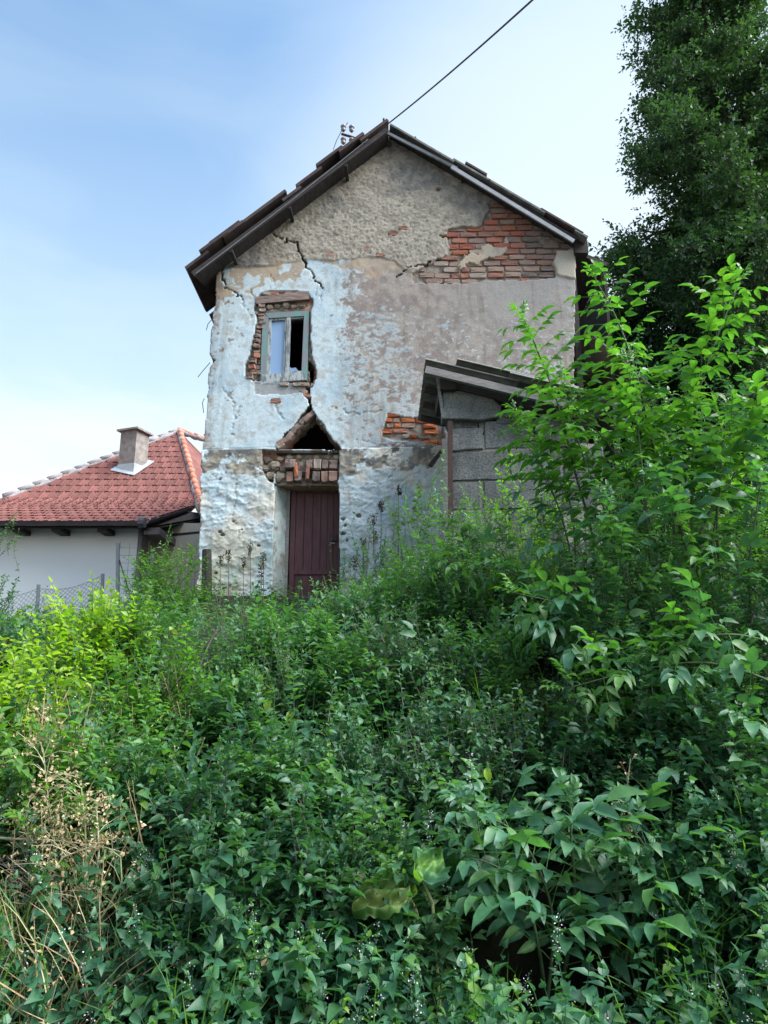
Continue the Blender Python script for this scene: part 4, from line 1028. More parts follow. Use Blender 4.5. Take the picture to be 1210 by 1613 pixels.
for a, y0 in ((185, 856), (239, 872)):
    p0, p1 = at(a, 985, FY), at(a + 1, y0, FY); m = MB(); m.beam(p0, p1, .05, .05, up=(0,1,0)); m.build('post', M['galv'], f2)
m = MB(); m.tube([at(188,882,FY-.02), at(206,940,FY-.02)], .010, 5); m.build('brace', M['rust'], f2)
m = MB()
for k in range(9):
    a = at(190 + k*15, 853 + (k % 3)*2, FY + .03); m.tube([a, Vector((a.x, a.y, at(190, 960, FY).z))], .0035, 3, cap=False)
for k in range(9):
    z_ = at(190, 862 + k*12, FY).z; m.tube([(at(186, 880, FY).x, FY + .036, z_), (at(312, 880, FY).x, FY + .036, z_ - .02)], .0035, 3, cap=False)
o = m.build('wire_mesh', M['wire'], f2); o['kind'] = 'stuff'
m = MB(); p = at(234, 930, 13.9); m.box((p.x - .09, 13.86, p.z - .35), (p.x + .09, 13.998, p.z + .35)); mb_ = m.build('meter_box', M['galv'])
tag(mb_, 'narrow grey utility box low on the white house corner', 'box')
# wooden post by the house corner
m = MB(); m.tube([at(325, 965, 9.6), at(326, 910, 9.6), at(326, 866, 9.6)], [.07, .068, .062], 9)
o = m.build('timber_post', M['dark_wood']); tag(o, 'short dark timber stump post at the left corner of the old house', 'post')
# ------------------------------------------------------------------ insulators and cable
ins = empty('insulator_bracket', at(550, 215, 10.4), 'steel bracket with two ceramic insulators coloured dark as if backlit on the left roof slope', 'insulator bracket')
IY = 10.4
m = MB(); m.tube([at(538,211,IY), at(552,215,IY), at(570,222,IY)], .022, 6); m.tube([at(566,232,IY), at(566,214,IY)], .02, 6); m.build('crossarm', M['rust'], ins)
for a, b_ in ((541, 201), (554, 202)):
    for sg, yb in ((1, b_), (-1, b_ + 20)):
        p = at(a, yb, IY); m = MB(); m.tube([p + Vector((0,0,-.075)), p + Vector((0,0,-.04)), p + Vector((0,0,-.035)), p, p + Vector((0,0,.01)), p + Vector((0,0,.04)), p + Vector((0,0,.05))], [.02,.045,.03,.03,.05,.04,.015], 10)
        m.build('insulator', M['ceramic'], ins, smooth=True)
m = MB(); m.tube([at(548,193,IY), at(538,206,IY), at(530,222,IY), at(525,236,IY)], .006, 5); m.build('loose_wire', M['cable'], ins)
ca_, cb2 = at(610, 196, 9.75), at(835, -7, 6.2)
m = MB(); pts = []
for i in range(25):
    t_ = i/24; p = Vector(ca_).lerp(cb2 + (cb2 - Vector(ca_))*.6, t_); p.z -= .35*4*t_*(1-t_)*.25; pts.append(p)
m.tube(pts, .011, 6); o = m.build('overhead_cable', M['cable']); tag(o, 'dark overhead cable running up from the ridge across the sky', 'cable')
# ------------------------------------------------------------------ vegetation
def leaf_template(st, hw, fold=0.22, bend=0.18, wave=0.0):
    """triangulated leaf, unit length along x, half width hw (of unit width), folded along the midrib and bent down"""
    V = [(0, 0, 0)]; n = len(st)
    for i, (t_, w) in enumerate(zip(st, hw)):
        z = -bend*t_*t_; wz = wave*(1 if i % 2 else -1)
        V += [(t_, -w, z + fold*w + wz), (t_, 0, z), (t_, w, z + fold*w - wz)]
    V.append((1, 0, -bend)); T = [(0, 2, 1), (0, 3, 2)]
    for i in range(n-1):
        a = 1 + 3*i; b_ = a + 3
        T += [(a, a+1, b_+1), (a, b_+1, b_), (a+1, a+2, b_+2), (a+1, b_+2, b_+1)]
    a = 1 + 3*(n-1); k = len(V) - 1
    T += [(a, a+1, k), (a+1, a+2, k)]
    return np.array(V, float), np.array(T)
T_FINE = leaf_template((.10, .30, .52, .74, .90), (.26, .47, .5, .36, .17), .35, .28, .012)
T_FINE2 = leaf_template((.10, .30, .52, .74, .90), (.28, .50, .47, .30, .13), .15, .45, .018)
T_MID = leaf_template((.14, .42, .74), (.34, .50, .30), .32, .28)
T_HEART = leaf_template((.08, .30, .64), (.40, .50, .29), .22, .32, .012)
T_MID8 = leaf_template((.20, .62), (.42, .40), .35, .25)
T_SMALL = (np.array([(0,0,0),(.42,-.5,.12),(.42,.5,.12),(1,0,-.12),(.45,0,-.02)], float), np.array([(0,4,1),(0,2,4),(4,3,1),(4,2,3)]))
T_TINY = (np.array([(0,0,0),(.45,-.5,.10),(.45,.5,.10),(1,0,-.1)], float), np.array([(0,3,1),(0,2,3)]))
T_ROUND = leaf_template((.15, .5, .85), (.40, .5, .34), .2, .15)

def unit(v): return v/np.maximum(np.linalg.norm(v, axis=-1, keepdims=True), 1e-9)
class LeafSet:
    def __init__(s): s.V = []; s.T = []; s.R = []; s.n = 0
    def add(s, tpl, pos, d, nrm, L, W, rnd):
        tv, tt = tpl; N = len(pos)
        if N == 0: return
        d = unit(d); y = unit(np.cross(nrm, d)); z = np.cross(d, y)
        L = np.broadcast_to(L, (N,)); W = np.broadcast_to(W, (N,))
        v = pos[:,None] + d[:,None]*(tv[None,:,0:1]*L[:,None,None]) + y[:,None]*(tv[None,:,1:2]*W[:,None,None]) + z[:,None]*(tv[None,:,2:3]*L[:,None,None])
        k = tv.shape[0]; s.V.append(v.reshape(-1, 3))
        s.T.append((tt[None] + (np.arange(N)*k)[:,None,None] + s.n).reshape(-1, 3)); s.R.append(np.repeat(np.broadcast_to(rnd, (N,)), k)); s.n += N*k
    def tubes(s, P, r0, r1, ns=3):
        """P (N,m,3) polylines, radius per line, joined as triangles"""
        N, m, _ = P.shape
        tn = unit(np.gradient(P, axis=1)); ref = np.array([.31, .2, .93]); a = unit(np.cross(tn, ref)); b_ = np.cross(tn, a)
        r = np.broadcast_to(np.asarray(r0, float), (N,))[:,None]*(1 - np.linspace(0, 1, m)) + np.broadcast_to(np.asarray(r1, float), (N,))[:,None]*np.linspace(0, 1, m)
        th = 2*np.pi*np.arange(ns)/ns
        v = P[:,:,None] + (a[:,:,None]*np.cos(th)[None,None,:,None] + b_[:,:,None]*np.sin(th)[None,None,:,None])*r[:,:,None,None]
        i, j = np.meshgrid(np.arange(m-1), np.arange(ns), indexing='ij'); j2 = (j+1) % ns
        q = np.stack([i*ns+j, i*ns+j2, (i+1)*ns+j2, i*ns+j, (i+1)*ns+j2, (i+1)*ns+j], -1).reshape(-1, 3)
        s.V.append(v.reshape(-1, 3)); s.T.append((q[None] + (np.arange(N)*m*ns)[:,None,None] + s.n).reshape(-1, 3)); s.R.append(np.full(N*m*ns, .5)); s.n += N*m*ns
    def mesh(s, name, mat, smooth=True):
        return np_mesh(name, np.concatenate(s.V), np.concatenate(s.T), mat, {'rnd': ('FLOAT', np.concatenate(s.R))}, smooth=smooth)
    def build(s, name, mat, parent, smooth=True): return wmesh(name, s.mesh(name, mat, smooth), parent)

def rdir(n, up=0.0):
    v = rng.normal(size=(n, 3)); v[:,2] += up; return unit(v)
def shoots(LS, ST, base, d, L, k, leafL, ratio, tpl, mode='alt', droop=.15, ang=R(55), t0=.12, rad=.0022, tipb=.25, rb=None, upn=1.0, hang=0.15):
    """leafy shoots: base (N,3), direction (N,3), length (N)"""
    N = len(base); L = np.broadcast_to(L, (N,)).astype(float); d = unit(d)
    t = np.linspace(t0, 1, k)[None,:] + rng.uniform(-.02, .02, (N, k))
    P = base[:,None] + d[:,None]*(L[:,None]*t)[...,None]; P[...,2] -= droop*L[:,None]*t*t
    tan = np.repeat(d[:,None], k, 1).copy(); tan[...,2] -= 2*droop*t; tan = unit(tan)
    upv = unit(np.array([0,0,1.0]) + rng.normal(size=(N,3))*.3)
    side = unit(np.cross(tan, upv[:,None])); b_ = np.cross(side, tan)
    rb = rng.uniform(0, 1, N) if rb is None else rb
    def put(sg, tt=0, keep=None):
        a = ang + rng.uniform(-.25, .25, (N, k)); a = a*(1 - .75*sst(.86, 1.0, t))
        if mode == 'opp': ph = (np.arange(k) % 2)*np.pi/2 + rng.uniform(-.3,.3,(N,k))
        elif mode == 'spiral': ph = (np.arange(k)*2.4)[None] + rng.uniform(0, 6.28, (N,1))
        else: ph = rng.uniform(-.45, .45, (N, k))
        s_ = side*np.cos(ph)[...,None] + b_*np.sin(ph)[...,None]
        sgn = sg if not isinstance(sg, str) else np.where(np.arange(k) % 2, 1.0, -1.0)[None,:]
        ld = tan*np.cos(a)[...,None] + s_*(np.sin(a)*sgn)[...,None]
        ld[...,2] -= hang
        nr_ = np.array([0,0,upn]) + b_*.35 + rng.normal(size=(N,k,3))*.45
        sz = leafL*(rng.uniform(.60, 1.22, (N,k)))*rng.uniform(.78, 1.2, (N,1))*(1 - .45*sst(.75, 1.0, t))*np.clip(L/np.mean(L), .6, 1.25)[:,None]
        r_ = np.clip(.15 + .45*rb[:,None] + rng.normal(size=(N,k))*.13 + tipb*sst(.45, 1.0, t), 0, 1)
        LS.add(tpl, P.reshape(-1,3), ld.reshape(-1,3), nr_.reshape(-1,3), sz.ravel(), (sz*ratio).ravel(), r_.ravel())
    if mode == 'opp': put(1.0); put(-1.0)
    elif mode == 'spiral': put(1.0)
    else: put('alt')
    if ST is not None:
        tt = np.linspace(0, 1, 3)[None,:]; Q = base[:,None] + d[:,None]*(L[:,None]*tt)[...,None]; Q[...,2] -= droop*L[:,None]*tt*tt
        ST.tubes(Q, rad*L/np.mean(L)*1.2, rad*.5)
    return P

def crown_pts(n, c, r, h, zb, bias=.55, front=True):
    """points in a half-ellipsoid crown, mostly near its skin"""
    u = rdir(n); u[:,2] = np.abs(u[:,2])*1.05 - .08
    if front: u[:,1] = np.where(rng.uniform(size=n) < .35, -np.abs(u[:,1]), u[:,1])
    u = unit(u); rr_ = rng.uniform(0, 1, n)**bias
    lump = 1 + .22*np.sin(u[:,0]*5 + c[0]*3) * np.cos(u[:,2]*6 + c[1]) + .14*np.sin(u[:,1]*7 + c[0]*7) + .10*np.sin(u[:,0]*13 + c[1]*5 + u[:,2]*9)
    p = np.stack([c[0] + u[:,0]*rr_*r[0]*lump, c[1] + u[:,1]*rr_*r[1]*lump, zb + np.maximum(u[:,2]*rr_*lump, 0)*h], -1)
    return p, u, rr_
STY = {  # leaf length, ratio, template, leaves per shoot, shoot length, mode, leaf material
    'ovate': (.066, .56, T_MID, 11, .34, 'alt', 'leaf_mid'), 'dark': (.064, .60, T_MID, 10, .30, 'alt', 'leaf_dark'),
    'glossy': (.046, .62, T_MID, 11, .28, 'spiral', 'leaf_blue'), 'bright': (.056, .52, T_MID, 12, .38, 'alt', 'leaf_bright'),
    'elm': (.066, .62, T_MID, 14, .52, 'alt', 'leaf_yellow'), 'nettle': (.064, .64, T_HEART, 8, .45, 'opp', 'leaf_dark'),
    'rose': (.038, .62, T_SMALL, 15, .34, 'spiral', 'leaf_mid'), 'large': (.085, .50, T_FINE, 7, .34, 'opp', 'leaf_elder'),
}
def bush(px, py, Y, hw, style, label, n=220, name='bush', group=None, depth=None, tip=None, updir=.7, sparse=1.0, size=1.0, mat=None, low=0.0):
    lim = .62 if hw < 80 else .75
    while Y > 3.5 and name == 'bush' and at(px, py, Y).z - float(ground(at(px, py, Y).x, Y)) < lim: Y -= .05
    top = at(px, py, Y); zg = float(ground(top.x, Y)) - .05 - low; h = max(.35, top.z - zg); dist = math.hypot(Y, top.z - 1.6)
    rx = hw*dist/F; ry = depth or min(rx, .75)
    root = empty(name, (top.x, Y, zg), label, 'bush' if name == 'bush' else name.replace('_', ' '), group)
    lL, ra, tpl, k, sL, mode, mt = STY[style]; mt = mat or mt; lL *= size; sL *= size
    if tpl is T_MID and Y > 4.4: tpl = T_MID8
    if tpl is T_MID8 and Y > 5.25: tpl = T_SMALL
    p, u, rr_ = crown_pts(n, (top.x, Y), (rx, ry), h - sL*.35, zg)
    d = u*.55 + rdir(n, .3)*.5 + np.array([0, -.12, updir])
    LS, ST = LeafSet(), LeafSet()
    ln = sL*rng.uniform(.55, 1.3, n)*sparse
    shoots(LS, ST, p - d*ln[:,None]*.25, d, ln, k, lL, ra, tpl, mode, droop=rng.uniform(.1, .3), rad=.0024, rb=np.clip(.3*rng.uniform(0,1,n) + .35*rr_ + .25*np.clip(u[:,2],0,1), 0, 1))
    # main stems from the base into the crown
    nm = 16; tg = p[:nm]; b0 = np.array([top.x, Y, zg]) + rng.normal(size=(nm,3))*np.array([.12,.1,0])
    tt = np.linspace(0, 1, 6)[None,:,None]; Q = b0[:,None]*(1-tt) + tg[:,None]*tt; Q[...,2] += np.sin(tt[...,0]*np.pi)*.12*h
    ST.tubes(Q, .008, .003, 4)
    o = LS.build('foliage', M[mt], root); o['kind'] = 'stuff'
    ST.build('stem', M['twig' if style in ('glossy','rose','elm','dark') else 'green_stem'], root)['kind'] = 'stuff'
    return root

BUSHES = [
 # px, py(top), Y, half width px, style, label, shoots
 (-14, 848, 7.6, 60, 'rose', 'loose small-leaved shrub cut by the left picture edge, in front of the white house', 260),
 (10, 962, 6.9, 70, 'dark', 'dark green bush at the left edge just below the chain link fence', 220),
 (272, 848, 8.9, 66, 'bright', 'tall fresh green shrub against the left corner of the ruined house', 420),
 (215, 930, 8.2, 60, 'bright', 'light green bush below the steel mesh fence', 300),
 (330, 960, 8.2, 60, 'rose', 'greyish small-leaved bush below the left half of the house front', 240),
 (100, 985, 7.6, 70, 'rose', 'scrubby bush under the low chain link fence', 220),
 (425, 945, 8.8, 55, 'ovate', 'low green bush in front of the left door jamb', 220),
 (503, 936, 8.9, 45, 'ovate', 'small green bush growing at the foot of the maroon door', 220),
 (590, 825, 8.7, 58, 'rose', 'small-leaved bush against the wall right of the door', 300),
 (655, 742, 8.0, 66, 'bright', 'fresh green bush in front of the wall between door and shed', 300),
 (600, 900, 7.8, 70, 'ovate', 'mid green bush on the slope right of the door', 320),
 (700, 785, 7.6, 66, 'glossy', 'small-leaved bush half hiding the rusty shed post', 420),
 (545, 905, 8.4, 50, 'rose', 'low grey-green bush at the right door jamb', 260),
 (755, 790, 7.3, 78, 'ovate', 'leafy bush below the concrete block shed', 320),
 (835, 715, 7.0, 82, 'bright', 'bright small-leaved bush leaning over the shed wall', 460),
 (935, 690, 6.9, 84, 'dark', 'dark bush rising behind the elder stems right of the shed', 380),
 (1050, 690, 6.7, 95, 'ovate', 'dense bush under the tall elders right of the shed', 400),
 (1165, 700, 6.5, 95, 'rose', 'pale small-leaved bush near the right edge below the tall elder', 420),
 (1255, 690, 6.4, 70, 'ovate', 'tall bush cut by the right picture edge', 260),
 (980, 660, 6.4, 85, 'ovate', 'tall leafy bush behind the stems in the right thicket', 380),
 (1110, 650, 6.3, 85, 'bright', 'tall light green bush under the two highest elders', 380),
 (945, 800, 5.0, 78, 'ovate', 'dense bush in front of the elder stems, nearest the shed', 330),
 (1060, 815, 4.95, 84, 'ovate', 'dense bush in front of the middle elder stems', 330),
 (1170, 800, 4.9, 84, 'dark', 'dense bush in front of the right elder stems', 330),
 (760, 960, 5.6, 80, 'ovate', 'leafy bush behind the woody elder branch', 300),
 (635, 872, 6.9, 76, 'ovate', 'bushy green shrub below and left of the shed post', 420),
 (715, 830, 6.6, 78, 'ovate', 'bushy green shrub straight below the block wall', 440),
 (805, 785, 6.4, 84, 'bright', 'light green shrub in front of the middle of the block wall', 460),
 (565, 918, 7.2, 60, 'dark', 'dark shrub just right of the foot of the door', 340),
 (690, 1010, 5.5, 70, 'glossy', 'small-leaved bush filling the gap behind the reaching elder branch', 340),
 (900, 830, 6.2, 85, 'glossy', 'bluish glossy bush in the middle of the right thicket', 520),
 (1030, 870, 6.0, 85, 'dark', 'dark green bush deep in the right thicket', 380),
 (1160, 880, 5.8, 85, 'dark', 'dark leafy bush under the right edge elder branch', 340),
 (805, 850, 6.3, 88, 'glossy', 'glossy bluish-green bush right of the block wall corner', 520),
 (705, 862, 6.8, 80, 'glossy', 'bush with small shiny leaves below the grey shed post', 480),
 (635, 940, 6.3, 84, 'glossy', 'shiny-leaved bush on the slope under the wall', 460),
 (545, 985, 6.9, 65, 'ovate', 'green bush straight below the maroon door', 320),
 (450, 985, 7.4, 65, 'rose', 'thin-leaved bush with grey bare twigs below the door jamb', 260),
 (360, 1040, 6.7, 75, 'ovate', 'mid green bush left of the bare branches', 300),
 (150, 940, 6.5, 78, 'elm', 'yellow-green elm bush with arching shoots below the fence', 380),
 (45, 1000, 5.9, 85, 'elm', 'yellow-green elm bush near the left edge', 380),
 (240, 1015, 6.6, 80, 'bright', 'light green bush between elm bush and bare branches', 330),
 (80, 1095, 5.4, 95, 'bright', 'broad green bush under the yellow-green elms', 420),
 (215, 1110, 5.6, 85, 'ovate', 'mid green bush above the tangle of grey twigs', 320),
 (320, 1150, 5.4, 90, 'dark', 'dark bush beside the tangle of grey twigs', 300),
 (440, 1110, 5.9, 80, 'ovate', 'drooping green bush under the bare branches', 340),
 (550, 1110, 5.6, 75, 'glossy', 'small-leaved bush in the centre of the slope', 420),
 (660, 1090, 5.4, 80, 'glossy', 'shiny bush under the reaching elder branch', 480),
 (770, 1080, 5.3, 80, 'glossy', 'bluish small-leaved bush below the forked elder branch', 480),
 (880, 1080, 5.4, 80, 'dark', 'dark bush behind the drooping elder branch', 320),
 (1010, 1040, 5.3, 90, 'dark', 'dark bush in the shade right of centre', 320),
 (1140, 1080, 5.1, 90, 'dark', 'dark bush under the long elder branch at the right', 320),
 (480, 1230, 5.0, 85, 'dark', 'nettle-like dark bush left of centre', 320),
 (600, 1230, 4.9, 80, 'ovate', 'leafy bush in the middle above the big yellow-green leaf', 300),
 (720, 1210, 4.8, 75, 'ovate', 'green bush left of the large-leaved elder', 280),
 (330, 1260, 4.9, 85, 'nettle', 'nettle clump under the crossing grey twigs', 200),
 (1190, 1230, 4.5, 70, 'nettle', 'shaded nettle clump at the right edge', 160),
 (1080, 1230, 4.6, 80, 'nettle', 'shaded nettle clump right of the lone stalk', 180),
]
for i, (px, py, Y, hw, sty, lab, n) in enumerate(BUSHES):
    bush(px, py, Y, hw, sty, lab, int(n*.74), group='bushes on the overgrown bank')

# ---------------- nettles, mint and other herbs that cover the whole bank
def herb_field(n, xr, yr, hgt, style, mat, name, label, flowers=0.0, dens=None, toward=.25, lsize=1.0):
    x = rng.uniform(*xr, n*3); y = rng.uniform(*yr, n*3)
    if dens is not None:
        k = rng.uniform(size=n*3) < dens(x, y); x, y = x[k][:n], y[k][:n]
    else: x, y = x[:n], y[:n]
    n = len(x); z = ground(x, y) - .03; base = np.stack([x, y, z], -1)
    d = np.stack([rng.normal(size=n)*.22, -toward + rng.normal(size=n)*.2, np.ones(n)], -1); L = hgt*rng.uniform(.55, 1.2, n)
    lL, ra, tpl, k, sL, mode, mt = STY[style]; LS, ST = LeafSet(), LeafSet()
    if tpl is T_MID: tpl = T_SMALL
    P = shoots(LS, ST, base, d, L, 11, lL*lsize, ra, tpl, mode, droop=.06, rad=.0026, t0=.10, tipb=.2, ang=R(68), hang=.28)
    LS.V += ST.V; LS.T += [t_ + LS.n for t_ in ST.T]; LS.R += ST.R; LS.n += ST.n
    o = tag(LS.build(name, M[mat], None), label, name.replace('_', ' '), kind='stuff')
    if flowers:
        FL = LeafSet(); k = rng.uniform(size=n) < flowers; q = P[k][:, -3:].reshape(-1, 3); m_ = 6
        pos = np.repeat(q, m_, 0) + rng.normal(size=(len(q)*m_, 3))*.011
        FL.add(T_SMALL, pos, rdir(len(pos), .4), rdir(len(pos)), .008, .006, rng.uniform(0, 1, len(pos)))
        tag(FL.build(name + '_flowers', M['flower'], None), 'tiny pale lilac flowers scattered over the herbs low on the bank', 'flowers', kind='stuff')
hollow = lambda x, y: np.clip(1 - 1.05*np.exp(-((x-.85)/.72)**4 - ((y-4.1)/.62)**4) - .8*np.exp(-((x+1.3)/.45)**2 - ((y-4.75)/.4)**2), 0, 1)
herb_field(1000, (-2.8, 2.9), (3.1, 4.9), .52, 'nettle', 'leaf_dark', 'nettles', 'dense dark nettles covering the foot of the bank', .16, hollow)
herb_field(700, (-2.6, 2.9), (2.9, 4.4), .38, 'rose', 'leaf_blue', 'mint', 'fine bluish mint with small leaves at the bottom of the bank', .25, hollow)
herb_field(900, (-5, 6.0), (4.6, 6.6), .60, 'ovate', 'leaf_mid', 'weeds', 'mixed green weeds filling the slope between the bushes', 0, None)
herb_field(1300, (-6.0, 6.0), (6.4, 9.75), .33, 'ovate', 'leaf_mid', 'low_weeds', 'low green weeds on the flat strip before the house', 0, None)
def blades(n, xr, yr, L, W, mat, name, label, dens=None):
    x = rng.uniform(*xr, n); y = rng.uniform(*yr, n)
    cl = (vnoise(x, y, .35, 91) > .52); x, y = x[cl], y[cl]; n = len(x)
    k = 7; x = np.repeat(x, k) + rng.normal(size=n*k)*.03; y = np.repeat(y, k) + rng.normal(size=n*k)*.03; z = ground(x, y)
    d = np.stack([rng.normal(size=n*k)*.35, rng.normal(size=n*k)*.35 - .2, np.ones(n*k)], -1); LS = LeafSet()
    tp = leaf_template((.25, .55, .8), (.5, .42, .25), .012, .55)
    LS.add(tp, np.stack([x, y, z - .02], -1), d, unit(rng.normal(size=(n*k,3))*np.array([1,1,.1])), L*rng.uniform(.6, 1.2, n*k), W*rng.uniform(.7, 1.2, n*k), rng.uniform(0, 1, n*k))
    tag(LS.build(name, M[mat], None), label, 'grass', kind='stuff')
blades(260, (-2.6, 2.8), (3.1, 5.4), .50, .011, 'leaf_bright', 'grass', 'long narrow grass blades poking out of the nettles')
blades(240, (-2.8, -1.1), (3.2, 4.8), .50, .010, 'dry_leaf', 'dry_grass', 'dead straw-coloured grass around the dry stalks')
herb_field(180, (-2.6, 2.8), (3.2, 4.6), .42, 'large', 'leaf_mid', 'broad_herbs', 'broad-leaved herbs scattered through the nettles', 0, hollow)
herb_field(160, (-2.6, 2.8), (3.1, 5.2), .60, 'nettle', 'leaf_bright', 'pale_nettles', 'lighter yellow-green nettles scattered among the dark ones', .4, hollow, lsize=.8)
herb_field(260, (-2.8, -1.2), (3.2, 5.2), .55, 'rose', 'dry_leaf', 'withered_herbs', 'withered brown herbs at the lower left', 0, None, lsize=.6)

herb_field(350, (-6.5, -2.4), (9.4, 12.0), .30, 'rose', 'leaf_mid', 'tall_grass_weeds', 'thin weeds around the fence posts below the white house', 0, None)

# ---------------- flowering mint stems that stand out singly
def flower_stem(px, py, Y, hgt, label):
    top = at(px, py, Y); zg = float(ground(top.x, Y)); hgt = min(max(hgt, .3), top.z - zg + .1)
    root = empty('flowering_weed', (top.x, Y, top.z - hgt), label, 'weed', 'flowering mint stems')
    base = np.array([[top.x, Y, top.z - hgt]]); d = np.array([[random.uniform(-.12, .12), -.1, 1.0]])
    LS, ST = LeafSet(), LeafSet(); P = shoots(LS, ST, base, d, np.array([hgt]), 9, .050, .6, T_HEART, 'opp', droop=.03, rad=.003, ang=R(65), hang=.2)
    o = LS.build('foliage', M['leaf_mid'], root); o['kind'] = 'stuff'; ST.build('stem', M['green_stem'], root)
    q = P[0, -5:]; m_ = 9; pos = np.repeat(q, m_, 0) + rng.normal(size=(5*m_, 3))*np.array([.013,.013,.011])
    FL = LeafSet(); FL.add(T_SMALL, pos, rdir(len(pos), .3), rdir(len(pos)), .010, .007, rng.uniform(0, .7, len(pos))); o = FL.build('flowers', M['flower'], root); o['kind'] = 'stuff'
FS = [(866,1440,'below the large elder leaves'),(752,1180,'above the large elder leaves'),(640,1290,'above the big yellow-green leaf'),(668,1275,'left of the large elder leaves'),
      (700,1395,'right of the big yellow-green leaf'),(560,1530,'low in the middle of the foreground'),(610,1560,'at the bottom edge under the big leaf'),(480,1500,'left of the big yellow-green leaf'),
      (250,1560,'at the bottom edge right of the dry stalks'),(190,1520,'beside the thick pale stem'),(1140,1300,'in the shade right of the lone stalk'),(1175,1400,'near the right edge'),
      (1045,1430,'right of the dark hollow'),(1150,1520,'in the bottom right corner'),(1100,1560,'at the bottom edge right of the hollow'),(740,1560,'at the edge of the dark hollow'),(395,1520,'in the nettles at lower left'),(330,1470,'among the nettles under the twigs')]
for a, b_, where in FS: flower_stem(a, b_, random.uniform(3.5, 3.9), random.uniform(.35, .5), 'mint stem with pale lilac flowers ' + where)

# ---------------- elders: shared compound leaves, every leaf an object
def compound(seed, L=.30, pairs=3, mat='leaf_elder', lf=.13):
    r_ = np.random.default_rng(seed); LS = LeafSet(); n = 7
    t_ = np.linspace(0, 1, n); rach = np.stack([t_*L, np.sin(t_*2 + seed)*.012, -.16*L*t_*t_ + .05*L*t_], -1)
    LS.tubes(rach[None], .0028, .0014, 4); LS.R[-1][:] = .9
    pos = []; dd_ = []; nn_ = []; sz = []
    for i in range(pairs):
        u = .34 + .52*i/max(pairs-1, 1) + r_.uniform(-.02, .02)
        c = np.array([np.interp(u, t_, rach[:,k]) for k in range(3)])
        for sg in (-1, 1):
            pos.append(c); a = R(58) + r_.uniform(-.2, .2) - .15*i; dd_.append([math.cos(a), sg*math.sin(a), -.22 + r_.uniform(-.22, .12)])
            nn_.append([r_.uniform(-.25,.25), -sg*r_.uniform(-.1,.45), 1]); sz.append(lf*r_.uniform(.78, 1.08)*(.85 + .15*(i == 1)))
    pos.append(rach[-1]); dd_.append([1, r_.uniform(-.2,.2), -.3]); nn_.append([.2, r_.uniform(-.2,.2), 1]); sz.append(lf*1.02)
    sz = np.array(sz); LS.add(T_FINE if seed % 2 else T_FINE2, np.array(pos), np.array(dd_, float), np.array(nn_, float), sz, sz*r_.uniform(.44, .56), r_.uniform(.15, .95, len(sz)))
    return LS.mesh('leaf', M[mat])
CL = {m_: [compound(i*3 + j*50, .27 + .03*(i % 3), 2 + (i % 2), m_) for i in range(7)] for j, m_ in enumerate(('leaf_elder', 'leaf_elder_bright'))}
